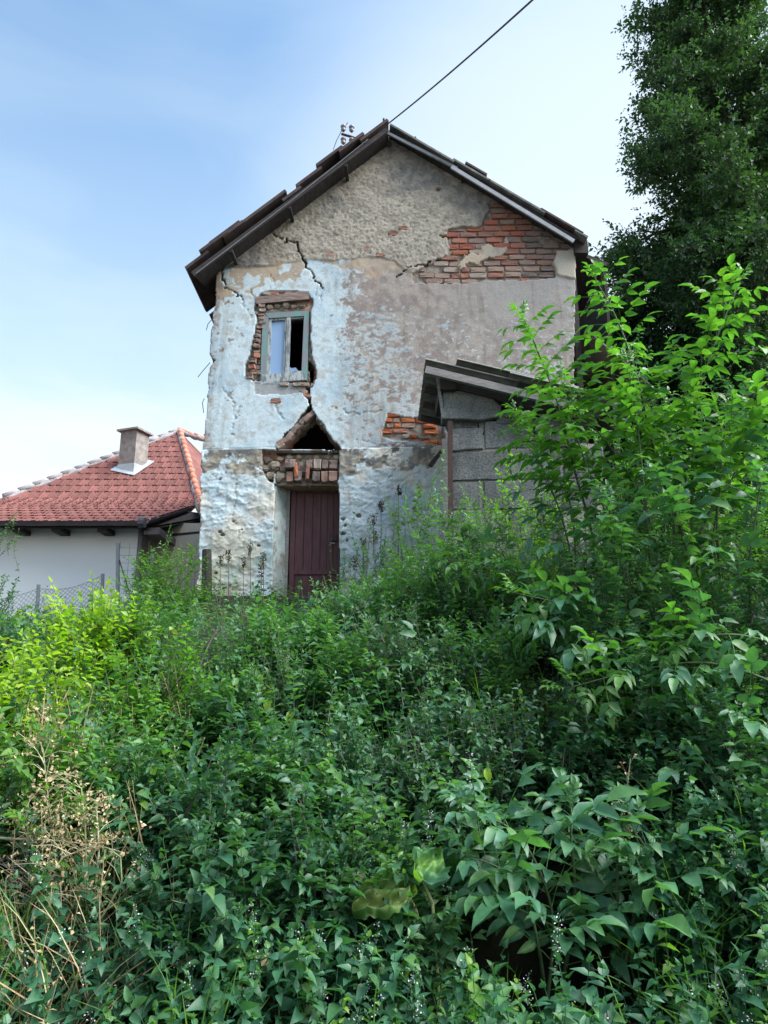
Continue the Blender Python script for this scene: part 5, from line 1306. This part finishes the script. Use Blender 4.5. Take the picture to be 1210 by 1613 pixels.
def elder(path, Y, label, mat='leaf_elder_bright', scale=1.0, t0=.22, step=.095, r0=.012, Y2=None, low=None, name='elder_sapling', group='elder saplings and branches', tipm=None):
    Y2 = Y if Y2 is None else Y2; n = len(path)
    pts = [at(p[0], p[1], Y + (Y2 - Y)*i/max(n-1, 1)) for i, p in enumerate(path)]
    b0 = pts[0]; zg = float(ground(b0.x + .1, b0.y + .25))
    full = ([Vector((b0.x + .12, b0.y + .25, zg - .05)), Vector((b0.x + .05, b0.y + .15, zg + (b0.z - zg)*.5))] if b0.z > zg + .15 else []) + pts
    off = len(full) - len(pts)
    # smooth polyline
    sm = []
    for i in range(len(full)-1):
        p0 = full[max(i-1,0)]; p1 = full[i]; p2 = full[i+1]; p3 = full[min(i+2, len(full)-1)]
        for k in range(6):
            u = k/6; sm.append(.5*((2*p1) + (p2-p0)*u + (2*p0-5*p1+4*p2-p3)*u*u + (3*p1-p0-3*p2+p3)*u**3))
    sm.append(full[-1])
    root = empty(name, tuple(full[0]), label, 'elder', group)
    m = MB(); N = len(sm); m.tube(sm, [r0*(1 - .8*i/(N-1)) + .001 for i in range(N)], 7)
    m.build('stem', M['bark' if r0 > .02 else 'green_stem'], root, smooth=True)
    cum = [0]
    for a, c in zip(sm[:-1], sm[1:]): cum.append(cum[-1] + (c-a).length)
    s0 = cum[off*6] if off else 0; s0 += (cum[-1]-s0)*t0; s = s0; node = 0
    while s < cum[-1] - .01:
        i = max(j for j in range(N-1) if cum[j] <= s); u = (s - cum[i])/max(cum[i+1]-cum[i], 1e-6); p = sm[i].lerp(sm[i+1], u)
        tn = (sm[i+1]-sm[i]).normalized(); frac = (s - s0)/max(cum[-1]-s0, 1e-6)
        side = tn.cross(Vector((0,0,1)) if abs(tn.z) < .9 else Vector((0,1,0))).normalized(); b2 = side.cross(tn)
        phi = (node % 2)*math.pi/2 + random.uniform(-.4, .4) + .4
        for sg in (0, math.pi):
            if random.random() < .08: continue
            rad_ = side*math.cos(phi+sg) + b2*math.sin(phi+sg)
            dv_ = (rad_*random.uniform(.8, 1.1) + tn*random.uniform(.25, .6) + Vector((0, 0, random.uniform(.0, .35)))).normalized()
            sc = 1.5*scale*random.uniform(.75, 1.1)*(1 - .55*frac**3)*(1 if frac > .12 else .85)
            mm_ = mat
            if tipm and frac > .55: mm_ = tipm
            o = bpy.data.objects.new('leaf', random.choice(CL[mm_])); put(o, root)
            upv = Vector((random.uniform(-.3,.3), random.uniform(-.45,.15), 1)).normalized(); yv = upv.cross(dv_).normalized(); zv = dv_.cross(yv)
            Rm = Matrix((dv_, yv, zv)).transposed().to_4x4()
            o.matrix_local = Matrix.Translation(p - Vector(root.location)) @ Rm @ Matrix.Scale(sc, 4)
        s += step*random.uniform(.75, 1.25)*(1 - .35*frac); node += 1
    # tip rosette
    for k in range(4):
        a = k*1.57 + random.random(); dv_ = (Vector((math.cos(a), math.sin(a), .9))*.6 + (sm[-1]-sm[-2]).normalized()).normalized()
        o = bpy.data.objects.new('leaf', random.choice(CL[tipm or mat])); put(o, root)
        upv = Vector((0, -.2, 1)) if abs(dv_.z) < .9 else Vector((0, -1, .1)); yv = upv.cross(dv_).normalized(); zv = dv_.cross(yv)
        o.matrix_local = Matrix.Translation(sm[-1] - Vector(root.location)) @ Matrix((dv_, yv, zv)).transposed().to_4x4() @ Matrix.Scale(scale*random.uniform(.4, .6), 4)
    return root
eb, ed = 'leaf_elder_bright', 'leaf_elder'
elder([(960,830),(930,750),(900,660),(885,600)], 5.5, 'elder stem hiding the right end of the block wall', eb, .85, r0=.012)
elder([(1020,830),(1010,720),(1000,640),(990,575)], 5.3, 'elder stem right of the one hiding the block wall', eb, .85, r0=.012)
elder([(1130,840),(1135,760),(1140,690),(1160,640)], 5.2, 'elder stem low in front of the tallest elder', ed, .9, r0=.012, tipm=eb)
elder([(900,880),(880,800),(850,730),(820,690)], 5.8, 'dark elder shoot in front of the middle of the block wall', ed, .8, r0=.011, tipm=eb)
elder([(1070,900),(1060,820),(1030,760)], 5.0, 'broad-leaved elder shoot in the middle of the right thicket', ed, .9, r0=.012)
elder([(1180,900),(1190,820),(1200,750)], 4.9, 'broad-leaved elder shoot at the right edge of the thicket', ed, .9, r0=.012)
elder([(990,920),(975,850),(960,800)], 5.1, 'broad-leaved elder shoot left of the middle of the right thicket', ed, .85, r0=.011)
elder([(980,1540),(1000,1440),(1010,1360),(1000,1310)], 3.9, 'large-leaved elder right behind the lone stalk', ed, .9, r0=.011, t0=.1)
elder([(1080,860),(1035,730),(1005,600),(975,510),(938,440)], 5.6, 'tall bright elder stem rising right beside the corner of the house', eb, .92, r0=.016)
elder([(1090,840),(1092,700),(1100,620),(1130,530),(1165,445)], 5.4, 'tallest bright elder stem in front of the dark tree', eb, .92, r0=.016)
elder([(935,850),(905,740),(880,640),(850,560),(825,500)], 5.8, 'bright elder stem leaning left over the shed roof', eb, .85, r0=.014)
elder([(1030,840),(985,740),(950,690),(905,640)], 5.7, 'leafy elder stem between shed and tallest elder', eb, .9, r0=.013)
elder([(1100,850),(1150,760),(1190,690),(1222,610)], 5.3, 'elder stem leaning out of the right picture edge', eb, .9, r0=.013)
elder([(1060,820),(1050,740),(1045,690),(1050,640)], 6.0, 'elder stem in front of the grey boards of the lean-to', eb, .85, r0=.012)
elder([(900,800),(870,740),(840,690),(812,650)], 6.1, 'thin elder stem against the shed roof', eb, .7, r0=.011)
elder([(1120,880),(1130,790),(1120,720)], 5.5, 'short elder stem under the tallest elder', eb, .85, r0=.012)
elder([(980,890),(960,810),(930,745)], 5.6, 'short elder stem right of the block wall', ed, .85, r0=.012, tipm=eb)
elder([(1010,1030),(950,975),(880,950),(815,935)], 5.0, 'elder branch reaching left with pale green tips below the shed', ed, .78, r0=.011, tipm=eb)
elder([(1040,1060),(980,1010),(900,990),(830,975)], 4.9, 'lower twin of the branch reaching left below the shed', ed, .78, r0=.011)
elder([(1230,1085),(1120,1045),(1010,1055),(890,1085)], 4.5, 'long elder branch drooping left across the right thicket', ed, .72, r0=.012, tipm=eb)
elder([(1240,1030),(1160,1000),(1080,1010),(1030,1035)], 4.5, 'elder branch above the long drooping one at the right', ed, .72, r0=.011, tipm=eb)
elder([(800,1110),(750,1072),(680,1048),(590,1050)], 5.1, 'woody elder branch with pale leaves reaching left in the centre', ed, .50, r0=.014, t0=.55, tipm=eb)
elder([(880,960),(810,905),(740,885),(680,882)], 5.8, 'elder branch with a bright star-shaped tip left of the thicket', ed, .60, r0=.011, tipm=eb)
elder([(1210,960),(1150,900),(1080,880)], 4.9, 'elder branch arching left near the right edge', ed, .8, r0=.011, tipm=eb)
elder([(930,900),(900,860),(870,850)], 5.5, 'small dark elder shoot in the thicket', ed, .75, r0=.01)
elder([(860,1600),(870,1440),(820,1320),(740,1275)], 3.9, 'large-leaved elder with broad leaves above the dark hollow', ed, .95, r0=.013, step=.075)
elder([(880,1590),(905,1420),(900,1320),(900,1275)], 4.0, 'large-leaved elder beside the lone stalk', ed, .9, r0=.012, step=.08)
elder([(850,1500),(830,1420),(790,1370),(740,1350)], 3.8, 'lowest large-leaved elder branch hanging into the hollow', ed, .9, r0=.010, t0=.1)
elder([(1060,1500),(1040,1380),(990,1300),(960,1290)], 4.1, 'shaded elder behind the lone stalk', ed, .85, r0=.011)
elder([(1150,1330),(1120,1240),(1060,1190)], 4.4, 'shaded elder shoot at the right', ed, .85, r0=.011)
elder([(1230,1240),(1200,1160),(1150,1120)], 4.3, 'shaded elder at the right edge under the long branch', ed, .9, r0=.011)

# ---------------- small pale branches with spaced leaves reaching out
def sprig(path, Y, leafL, mat, label, ratio=.55, k=14, r0=.003, tpl=T_MID, name='leafy_shoot', group=None, stem='green_stem', mode='alt', n2=0):
    pts = [at(a, b_, Y) for a, b_ in path]; root = empty(name, tuple(pts[0]), label, 'shoot', group)
    m = MB(); m.tube(pts, [r0*(1 - .6*i/(len(pts)-1)) for i in range(len(pts))], 5); m.build('stem', M[stem], root)
    LS = LeafSet()
    for a, c in zip(pts[:-1], pts[1:]):
        L = (c-a).length; kk = max(2, int(k*L/sum((q-p).length for p, q in zip(pts[:-1], pts[1:]))))
        shoots(LS, None, np.array([a]), np.array([c-a]), np.array([L]), kk, leafL, ratio, tpl, mode, droop=0, t0=.05)
        if n2:
            bs = np.array([a.lerp(c, random.random()) for _ in range(n2)]); dd_ = unit(np.array([(c-a)]*n2)*.6/L + rdir(n2, .1)); shoots(LS, LS, bs, dd_, np.full(n2, .12), 6, leafL, ratio, tpl, mode, droop=.1)
    o = LS.build('foliage', M[mat], root); o['kind'] = 'stuff'; return root
sprig([(30,900),(22,870),(30,835)], 7.4, .05, 'leaf_bright', 'thin shoot standing up above the left edge shrub', k=9)
sprig([(560,860),(552,830),(563,800)], 8.8, .045, 'leaf_bright', 'thin leafy shoot against the white wall right of the door', k=9)
sprig([(660,880),(664,820),(655,765)], 7.9, .05, 'leaf_mid', 'slender upright shoot left of the shed post', k=16)
sprig([(690,880),(700,800),(694,760)], 7.6, .06, 'leaf_bright', 'bright shoot crossing the shed post', k=12)
sprig([(524,900),(520,870),(522,850)], 9.2, .04, 'leaf_bright', 'small bright shoot in front of the door lock', k=8)
sprig([(620,1060),(605,1010),(612,985)], 6.0, .045, 'leaf_bright', 'upright pale shoot in the centre of the slope', k=10)
sprig([(820,1613),(815,1570),(812,1540)], 3.4, .045, 'leaf_yellow', 'small yellow-green shoot at the bottom edge beside a dry leaf', k=10)
sprig([(960,960),(975,890),(1000,830)], 5.3, .055, 'leaf_bright', 'light shoot with small round leaves in front of the right thicket', k=16, tpl=T_ROUND, ratio=.7)
sprig([(200,1190),(240,1165),(290,1150)], 5.0, .05, 'leaf_bright', 'bright sprig reaching right in the left thicket', k=14, n2=3)
sprig([(770,1090),(790,1040),(785,1000)], 5.0, .05, 'leaf_bright', 'pale shoot left of the reaching elder branches', k=12, n2=2)
sprig([(1140,640),(1110,600),(1085,560)], 5.2, .05, 'leaf_blue', 'greyish curled shoot beside the tallest elder', k=14)
for i, (pa, pb, pc) in enumerate((((150,1080),(160,1000),(180,950)),((110,1090),(105,1010),(95,965)),((60,1080),(45,1010),(30,975)),((200,1060),(210,990),(235,945)),((130,1060),(140,985),(150,940)),((20,1090),(12,1030),(25,990)))):
    sprig([pa, pb, pc], 5.9 + .15*i, .062, 'leaf_yellow', 'long yellow-green elm shoot, ' + ('above the left thicket','second from the dry stalks','nearest the left edge bush','beside the fresh green shrub','in the middle of the elm bush','at the left edge')[i], k=16, group='elm shoots', n2=3, stem='twig')

# ---------------- dry stalks at the lower left
def dry_stalk(path, Y, label, n=26, r=.006, clus=.05, mat='straw'):
    pts = [at(a, b_, Y) for a, b_ in path]; root = empty('dry_stalk', tuple(pts[0]), label, 'dry stalk', 'dry stalks at the lower left')
    m = MB(); m.tube(pts, [r*(1 - .6*i/(len(pts)-1)) for i in range(len(pts))], 6); m.build('stem', M[mat], root)
    LS = LeafSet(); m = MB()
    for j in range(n):
        i = random.randrange(len(pts)//2 - 1 if len(pts) > 3 else 0, len(pts)-1); a = pts[i].lerp(pts[i+1], random.random())
        d_ = Vector((random.uniform(-1,1), random.uniform(-.7,.5), random.uniform(-.1,1))).normalized(); e = a + d_*random.uniform(.05, .2); mid = a.lerp(e, .5) + Vector((0,0,.02))
        m.tube([a, mid, e], [.0022, .0016, .001], 4, cap=False)
        k = random.randint(5, 12); pos = np.array(e) + rng.normal(size=(k,3))*clus*.45
        LS.add(T_SMALL, pos, rdir(k, .1), rdir(k), rng.uniform(.010, .028, k), rng.uniform(.007, .018, k), rng.uniform(0, 1, k))
    m.build('side_twigs', M[mat], root)['kind'] = 'stuff'
    LS.build('dry_leaves', M['dry_leaf'], root)['kind'] = 'stuff'
dry_stalk([(143,1640),(140,1500),(138,1400),(134,1300),(128,1240)], 3.7, 'thick pale green stalk with dry tops, nearest the nettles', 44, .008, mat='pale_stem')
dry_stalk([(95,1640),(100,1480),(88,1350),(75,1250),(68,1180)], 3.8, 'dry stalk with clustered brown flower tops, left of the thick one', 44)
dry_stalk([(30,1640),(45,1520),(62,1420),(48,1320),(20,1290)], 3.7, 'dry bent stalk near the left edge', 36)
dry_stalk([(-10,1560),(20,1480),(60,1400),(100,1350),(152,1330)], 3.6, 'dry stalk leaning right across the others', 30)
dry_stalk([(0,1320),(40,1322),(90,1324),(140,1330)], 3.7, 'dry stalk lying level across the left edge', 16)
dry_stalk([(136,1480),(170,1430),(192,1390),(190,1350),(172,1337)], 3.6, 'curved yellow-green stalk hooking over to the right of the thick one', 4, .006, mat='pale_stem')
dry_stalk([(150,1410),(156,1340),(152,1270)], 3.7, 'short dry stalk with a pale dry flower on top', 12)
dry_stalk([(10,1260),(60,1215),(95,1170),(78,1150)], 4.2, 'dry arching stalk above the others at the left', 22)
dry_stalk([(205,1430),(250,1395),(298,1362)], 4.2, 'thin straw-coloured stem slanting up from the nettles', 0, .004) if False else None
# ---------------- bare grey branches
def bare(p0, d0, L, Y, label, depth=4, r=.012, name='bare_branch', spread=.7):
    p0 = at(*p0, Y); root = empty(name, tuple(p0), label, 'branch', 'bare grey branches'); m = MB()
    def rec(p, d, L, r, k):
        pts = [p]; dd_ = d.copy()
        for i in range(4):
            dd_ = (dd_ + Vector([random.uniform(-.2, .2) for _ in range(3)])).normalized(); pts.append(pts[-1] + dd_*L/4)
        m.tube(pts, [r*(1-.12*i) for i in range(5)], 5, cap=False)
        if k > 0:
            for i in range(3):
                q = pts[random.randint(1, 4)]; nd = (dd_ + Vector([random.uniform(-spread, spread) for _ in range(3)])).normalized(); rec(q, nd, L*random.uniform(.5, .8), r*.58, k-1)
    rec(p0, Vector(d0).normalized(), L, r, depth); m.build('twig', M['twig'], root)
bare((455,1085), (.5, -.3, .6), .5, 6.3, 'bare grey branch forking up right below the door')
bare((450,1085), (-.7, -.3, .6), .5, 6.25, 'bare grey branch forking up left below the door')
bare((465,1090), (1, -.4, .2), .45, 6.2, 'bare grey branch reaching level to the right below the door')
bare((300,1270), (-1, -.5, .25), .45, 4.9, 'tangle of grey twigs pointing left in the left thicket', 4, .008)
bare((260,1290), (1, -.5, .05), .45, 4.85, 'tangle of grey twigs pointing right in the left thicket', 4, .008)
bare((180,1220), (.9, -.4, -.2), .5, 4.8, 'low tangle of twigs beside the dry stalks', 4, .007)
bare((60,1420), (-.3, -.4, .6), .4, 3.95, 'dark twiggy tangle behind the dry stalks', 5, .006)
bare((20,1480), (.4, -.4, .5), .4, 3.95, 'lower twiggy tangle behind the dry stalks at the left edge', 5, .006)
def cane(path, Y, r, mat, label):
    m = MB(); m.tube([at(a, b_, Y) for a, b_ in path], [r*(1 - .5*i/(len(path)-1)) for i in range(len(path))], 6); o = m.build('cane', M[mat], None, smooth=True); tag(o, label, 'cane', 'loose canes across the bank')
cane([(335,1362),(300,1330),(262,1295),(215,1255)], 4.3, .006, 'galv', 'straight grey cane slanting down right in the left thicket')
cane([(205,1430),(235,1402),(265,1380),(298,1362)], 4.1, .004, 'straw', 'thin straw-coloured cane slanting up right over the nettles')
cane([(275,1330),(290,1305),(302,1290)], 4.2, .004, 'pale_stem', 'short pale cane beside the straight grey one')
cane([(128,1613),(133,1570),(140,1545)], 3.4, .004, 'pale_stem', 'short pale cane at the bottom left edge')
cane([(355,1528),(372,1514),(385,1505)], 3.6, .004, 'straw', 'short straw cane among the lower left nettles')
cane([(0,1130),(60,1090),(100,1050)], 4.9, .004, 'pale_stem', 'pale green cane arching from the left edge')
cane([(460,1365),(472,1400),(482,1440)], 4.0, .003, 'pale_stem', 'thin pale cane standing in the centre nettles')
cane([(645,1500),(660,1530),(668,1560)], 3.6, .005, 'galv', 'grey bent cane in front of the dark hollow')
# ---------------- dark seed heads in front of the wall
SHL = ['in the middle of the group left of the door', 'farthest left of those before the white wall', 'second from the left before the white wall', 'low in the group left of the door',
       'nearest the left door jamb', 'just left of the left door jamb', 'highest one right of the door', 'second highest right of the door', 'halfway up right of the door',
       'low and farthest right of the door', 'low in the gap right of the door frame', 'lowest one beside the right door frame', 'alone below the steel mesh fence',
       'in the middle of the three below the sagging fence', 'leftmost of the three below the sagging fence', 'rightmost of the three below the sagging fence']
for i, (a, b_, bb) in enumerate(((395,858,950),(347,876,950),(360,868,950),(383,880,960),(412,892,960),(415,872,950),(627,765,880),(600,790,890),(588,812,880),(591,838,900),(573,850,900),(560,880,930),(240,958,1010),(95,975,1030),(82,985,1030),(105,990,1030))):
    Y = 9.0 if i < 12 else 7.3; p, q = at(a, bb, Y), at(a + random.uniform(-2, 2), b_, Y)
    root = empty('dry_seed_head', tuple(p), 'dark dry seed head ' + SHL[i], 'seed head', 'dry seed heads on thin stalks')
    m = MB(); m.tube([p, q], [.006, .003], 5); m.build('stem', M['twig'], root)
    LS = LeafSet(); k = 60; u = rng.uniform(0, 1, k); pos = np.array(q) + np.stack([rng.normal(size=k)*.022*(1-.4*u), rng.normal(size=k)*.02, -.02 - .15*u + .03], -1)
    LS.add(T_SMALL, pos, rdir(k, .5), rdir(k), .030, .018, rng.uniform(0, 1, k))
    pos = np.array(q) + np.stack([rng.normal(size=8)*.06, rng.normal(size=8)*.05, -rng.uniform(.15, .6, 8)], -1)
    LS.build('head', M['seed_head'], root)['kind'] = 'stuff'
# ---------------- big burdock leaf
def big_leaf(cx, cy, Y, L, W, rotz, tilt, label, mat):
    p = at(cx, cy, Y); n, k = 40, 31; u = np.linspace(0, 1, n); v = np.linspace(-1, 1, k); U, Vv = np.meshgrid(u, v, indexing='ij')
    w = np.sqrt(np.clip(1 - (2*U**.8 - 1)**2, 0, 1))*(1 - .12*U) ; w = w*(1 + .05*np.sin(U*40) + .10*np.sin(U*13 + Vv*2) - .16*(U > .55)*(Vv > 0)*np.sin(U*22)**2)
    Xl = (U - .15*np.abs(Vv)*(1-U)**3)*L; Yl = Vv*w*W/2
    Zl = -.25*L*(U-.3)**2 + .10*W*np.abs(Vv) + .020*np.sin(Vv*7 + U*6) + .008*np.abs(np.sin(U*14 - np.abs(Vv)*5)) + .018*np.sin(U*18)*Vv + .05*W*Vv*Vv*np.sin(U*5) + .010*np.cos(Vv*14)*(1-np.abs(Vv))
    V = np.stack([Xl, Yl, Zl], -1).reshape(-1, 3); idx = np.arange(n*k).reshape(n, k); Q = np.stack([idx[:-1,:-1], idx[1:,:-1], idx[1:,1:], idx[:-1,1:]], -1).reshape(-1, 4)
    keep = np.ones(len(Q), bool); 
    for _ in range(6): keep[rng.integers(len(Q))] = False
    me = np_mesh('leaf_blade', V, Q[keep], M[mat], {'rnd': ('FLOAT', np.clip(.5 + .5*np.sin(U*3+Vv*2) , 0, 1).ravel())}, smooth=True)
    root = empty('burdock', tuple(p), label, 'large leaf'); o = bpy.data.objects.new('leaf_blade', me); put(o, root); o.rotation_euler = (tilt[0], tilt[1], rotz)
    m = MB(); g = float(ground(p.x, p.y)); m.tube([p, Vector((p.x + .05, p.y + .08, p.z - .12)), Vector((p.x + .08, p.y + .1, min(g, p.z - .2)))], [.006, .008, .009], 6); m.build('leaf_stalk', M['pale_stem'], root)
t_ = leaf_mat('burdock_leaf', [(.05,.13,.035),(.09,.18,.045),(.15,.22,.06)], .4, .5); M['burdock'] = t_
big_leaf(640, 1400, 3.62, .26, .20, R(197), (R(-48), R(14), 0), 'big ragged yellow-green burdock leaf in the middle of the foreground', 'burdock')
big_leaf(665, 1385, 3.62, .20, .20, R(60), (R(40), R(-30), 0), 'smaller dull green burdock leaf behind the big ragged one', 'leaf_mid')
# ---------------- lone stalk with a dry top
sp = [at(973,1575,3.95), at(975,1480,3.95), at(972,1400,3.95), at(973,1330,3.95), at(985,1270,3.95), at(993,1195,3.95)]
root = empty('lone_stalk', tuple(sp[0]), 'single tall green stalk with a dry seed top in the dark hollow', 'stalk')
m = MB(); m.tube(sp, [.009,.009,.008,.006,.004,.002], 7); m.build('stem', M['green_stem'], root, smooth=True)
LS = LeafSet(); m = MB()
for j in range(26):
    a = sp[3].lerp(sp[5], random.random()) if j % 2 else sp[2].lerp(sp[4], random.uniform(.4, 1)); e = a + Vector((random.uniform(-.06,.06), random.uniform(-.05,.05), random.uniform(-.05,.08))); m.tube([a, e], [.0016, .001], 4, cap=False)
    k = 5; pos = np.array(e) + rng.normal(size=(k,3))*.010; LS.add(T_SMALL, pos, rdir(k), rdir(k), .016, .011, rng.uniform(0, 1, k))
m.build('side_twigs', M['straw'], root)['kind'] = 'stuff'; LS.build('dry_seeds', M['dry_leaf'], root)['kind'] = 'stuff'
# scattered yellow leaves
for i, (a, b_, Y, mt) in enumerate(((425,1105,4.9,'leaf_yellow'),(765,1210,4.3,'leaf_yellow'),(738,1245,4.2,'leaf_yellow'),(566,1370,3.8,'dry_leaf'),(424,1500,3.5,'dry_leaf'),(270,1245,4.5,'leaf_yellow'),(375,1075,5.2,'leaf_yellow'),(640,1510,3.5,'leaf_yellow'),(27,1570,3.5,'dry_leaf'),(505,1330,4.0,'leaf_yellow'),(455,1120,4.9,'leaf_yellow'),(390,1530,3.5,'leaf_yellow'))):
    p = at(a, b_, Y); LS = LeafSet(); LS.add(T_FINE, np.array([p]), np.array([[random.uniform(-.4,.4), -.3, -1.0]]), np.array([[0,-1,.3]]), .075, .045, .7)
    o = bpy.data.objects.new('yellowed_leaf', LS.mesh('yellowed_leaf', M[mt])); put(o)
    tag(o, ('yellow-green' if mt == 'leaf_yellow' else 'brown dry') + ' single leaf hanging ' + ('below the bare branches','left above the large-leaved elder','just left of the large-leaved elder','above the big burdock leaf','in the lower left nettles','in the left thicket','left of the bare branches','below the big burdock leaf','in the bottom left corner','in the centre of the slope','right of the bare branches','near the bottom edge left of centre')[i], 'leaf', 'yellowed leaves')

# ---------------- trees
def tree(x, y, h, crown, label, n_limbs=60, n_twigs=9000, leaf=.075, mat='leaf_tree', tr=.26, lean=(0,0), z_first=2.0, kleaf=8, up=.35):
    """crown(z fraction 0..1) -> radius"""
    zg = float(ground(x, y)) - .2; root = empty('tree', (x, y, zg), label, 'tree', 'trees behind the house')
    N = 14; ax_ = [Vector((x + lean[0]*i/N + .12*math.sin(i*.9), y + lean[1]*i/N + .1*math.cos(i*.7), zg + h*i/N)) for i in range(N+1)]
    m = MB(); m.tube(ax_, [tr*(1 - i/N)**.8 + .015 for i in range(N+1)], 9); m.build('trunk', M['bark'], root, smooth=True)
    segs = []; 
    for i in range(n_limbs):
        zf = (i + random.random())/n_limbs; zf = z_first/h + (1 - z_first/h)*zf**.9; k = zf*N; a = ax_[min(int(k), N-1)].lerp(ax_[min(int(k)+1, N)], k - int(k))
        th_ = i*2.4 + random.uniform(-.4, .4); rr_ = crown(zf)*random.uniform(.65, 1.08); upz = random.uniform(.15, up + .3)
        d_ = Vector((math.cos(th_), math.sin(th_), upz)); pts = [a]
        for j in range(6):
            d_ = (d_ + Vector([random.uniform(-.16,.16) for _ in range(3)]) - Vector((0,0,.03))).normalized(); pts.append(pts[-1] + d_*rr_/6)
        m = MB(); r0 = .02 + .018*rr_; m.tube(pts, [r0*(1 - j/7.5) for j in range(7)], 6, cap=False)
        for j in range(1, 7):
            segs.append((pts[j-1], pts[j], j/6))
            for q in range(2):
                dd_ = (d_ + Vector([random.uniform(-.9,.9) for _ in range(3)])).normalized(); L2 = rr_*random.uniform(.18, .42)*(1.15 - j/9)
                b1 = pts[j] + dd_*L2*.5 + Vector((0,0,.05)); b2 = pts[j] + dd_*L2; m.tube([pts[j], b1, b2], [r0*.4, r0*.25, r0*.12], 4, cap=False); segs += [(pts[j], b1, .8), (b1, b2, 1.0), (b1, b2, 1.0)]
        m.build('limb', M['bark'], root)
    w = np.array([((c-a).length)*(.25 + f_) for a, c, f_ in segs]); w /= w.sum()
    ii = rng.choice(len(segs), n_twigs, p=w); A_ = np.array([segs[i][0] for i in ii]); B2_ = np.array([segs[i][1] for i in ii]); u = rng.uniform(0, 1, (n_twigs, 1))
    base = A_*(1-u) + B2_*u + rng.normal(size=(n_twigs,3))*.16
    out = base - np.array([x, y, 0]); out[:,2] = 0; out = unit(out)
    d = out*.7 + rdir(n_twigs, .35)*.9
    LS = LeafSet(); shoots(LS, None, base, d, rng.uniform(.16, .42, n_twigs), kleaf, leaf, .56, T_TINY, 'spiral', droop=.12, tipb=.2, rb=vnoise(base[:,0]*1.0 + base[:,1], base[:,2], 1.1, 8))
    o = LS.build('crown', M[mat], root, smooth=False); o['kind'] = 'stuff'
    return root
tree(7.6, 14.0, 17.2, lambda f: 3.5*(1 - max(0, f - .22)/.79)**.78 if f > .22 else 3.0, 'huge dark deciduous tree filling the upper right behind the house', 110, 27500, .108, tr=.34, z_first=1.6)
tree(6.0, 16.5, 8.0, lambda f: 2.6*math.sin(math.pi*min(1, max(.12, f))**.8)**.6, 'low dark tree directly behind the lean-to', 46, 7500, .15, tr=.2, z_first=.5)
tree(11.0, 3.0, 9.0, lambda f: 3.6*math.sin(math.pi*min(.98, max(.12, f))**.8)**.6, 'tree standing right of the picture that shades the right side of the bank', 40, 3500, .19, tr=.25, z_first=1.0)
tree(10.5, 17.5, 12.5, lambda f: 3.8*math.sin(math.pi*min(.98, max(.12, f))**.8)**.6, 'shaded tree behind the huge one at the right edge', 46, 6500, .17, tr=.25, z_first=.8)
tree(12.5, 24, 13, lambda f: 4.5*math.sin(math.pi*min(.98, max(.12, f))**.8)**.6, 'farthest tree on the hillside, right of the others', 40, 3500, .26, tr=.25, z_first=.8)
tree(7.2, 21, 9.5, lambda f: 3.8*math.sin(math.pi*min(.98, max(.12, f))**.8)**.6, 'tree on the hillside behind the lean-to', 40, 5000, .22, tr=.22, z_first=.4)
for i, (a, b_, Y, hw) in enumerate(((1010,560,10.5,70),(1120,560,10.0,80),(1230,560,9.5,80))):
    bush(a, b_, Y, hw, 'dark', ('dark shrub behind the lean-to boards','dark shrub under the huge tree','dark shrub under the huge tree at the right edge')[i], 420, group='shrubs under the trees', size=1.5, low=.2)
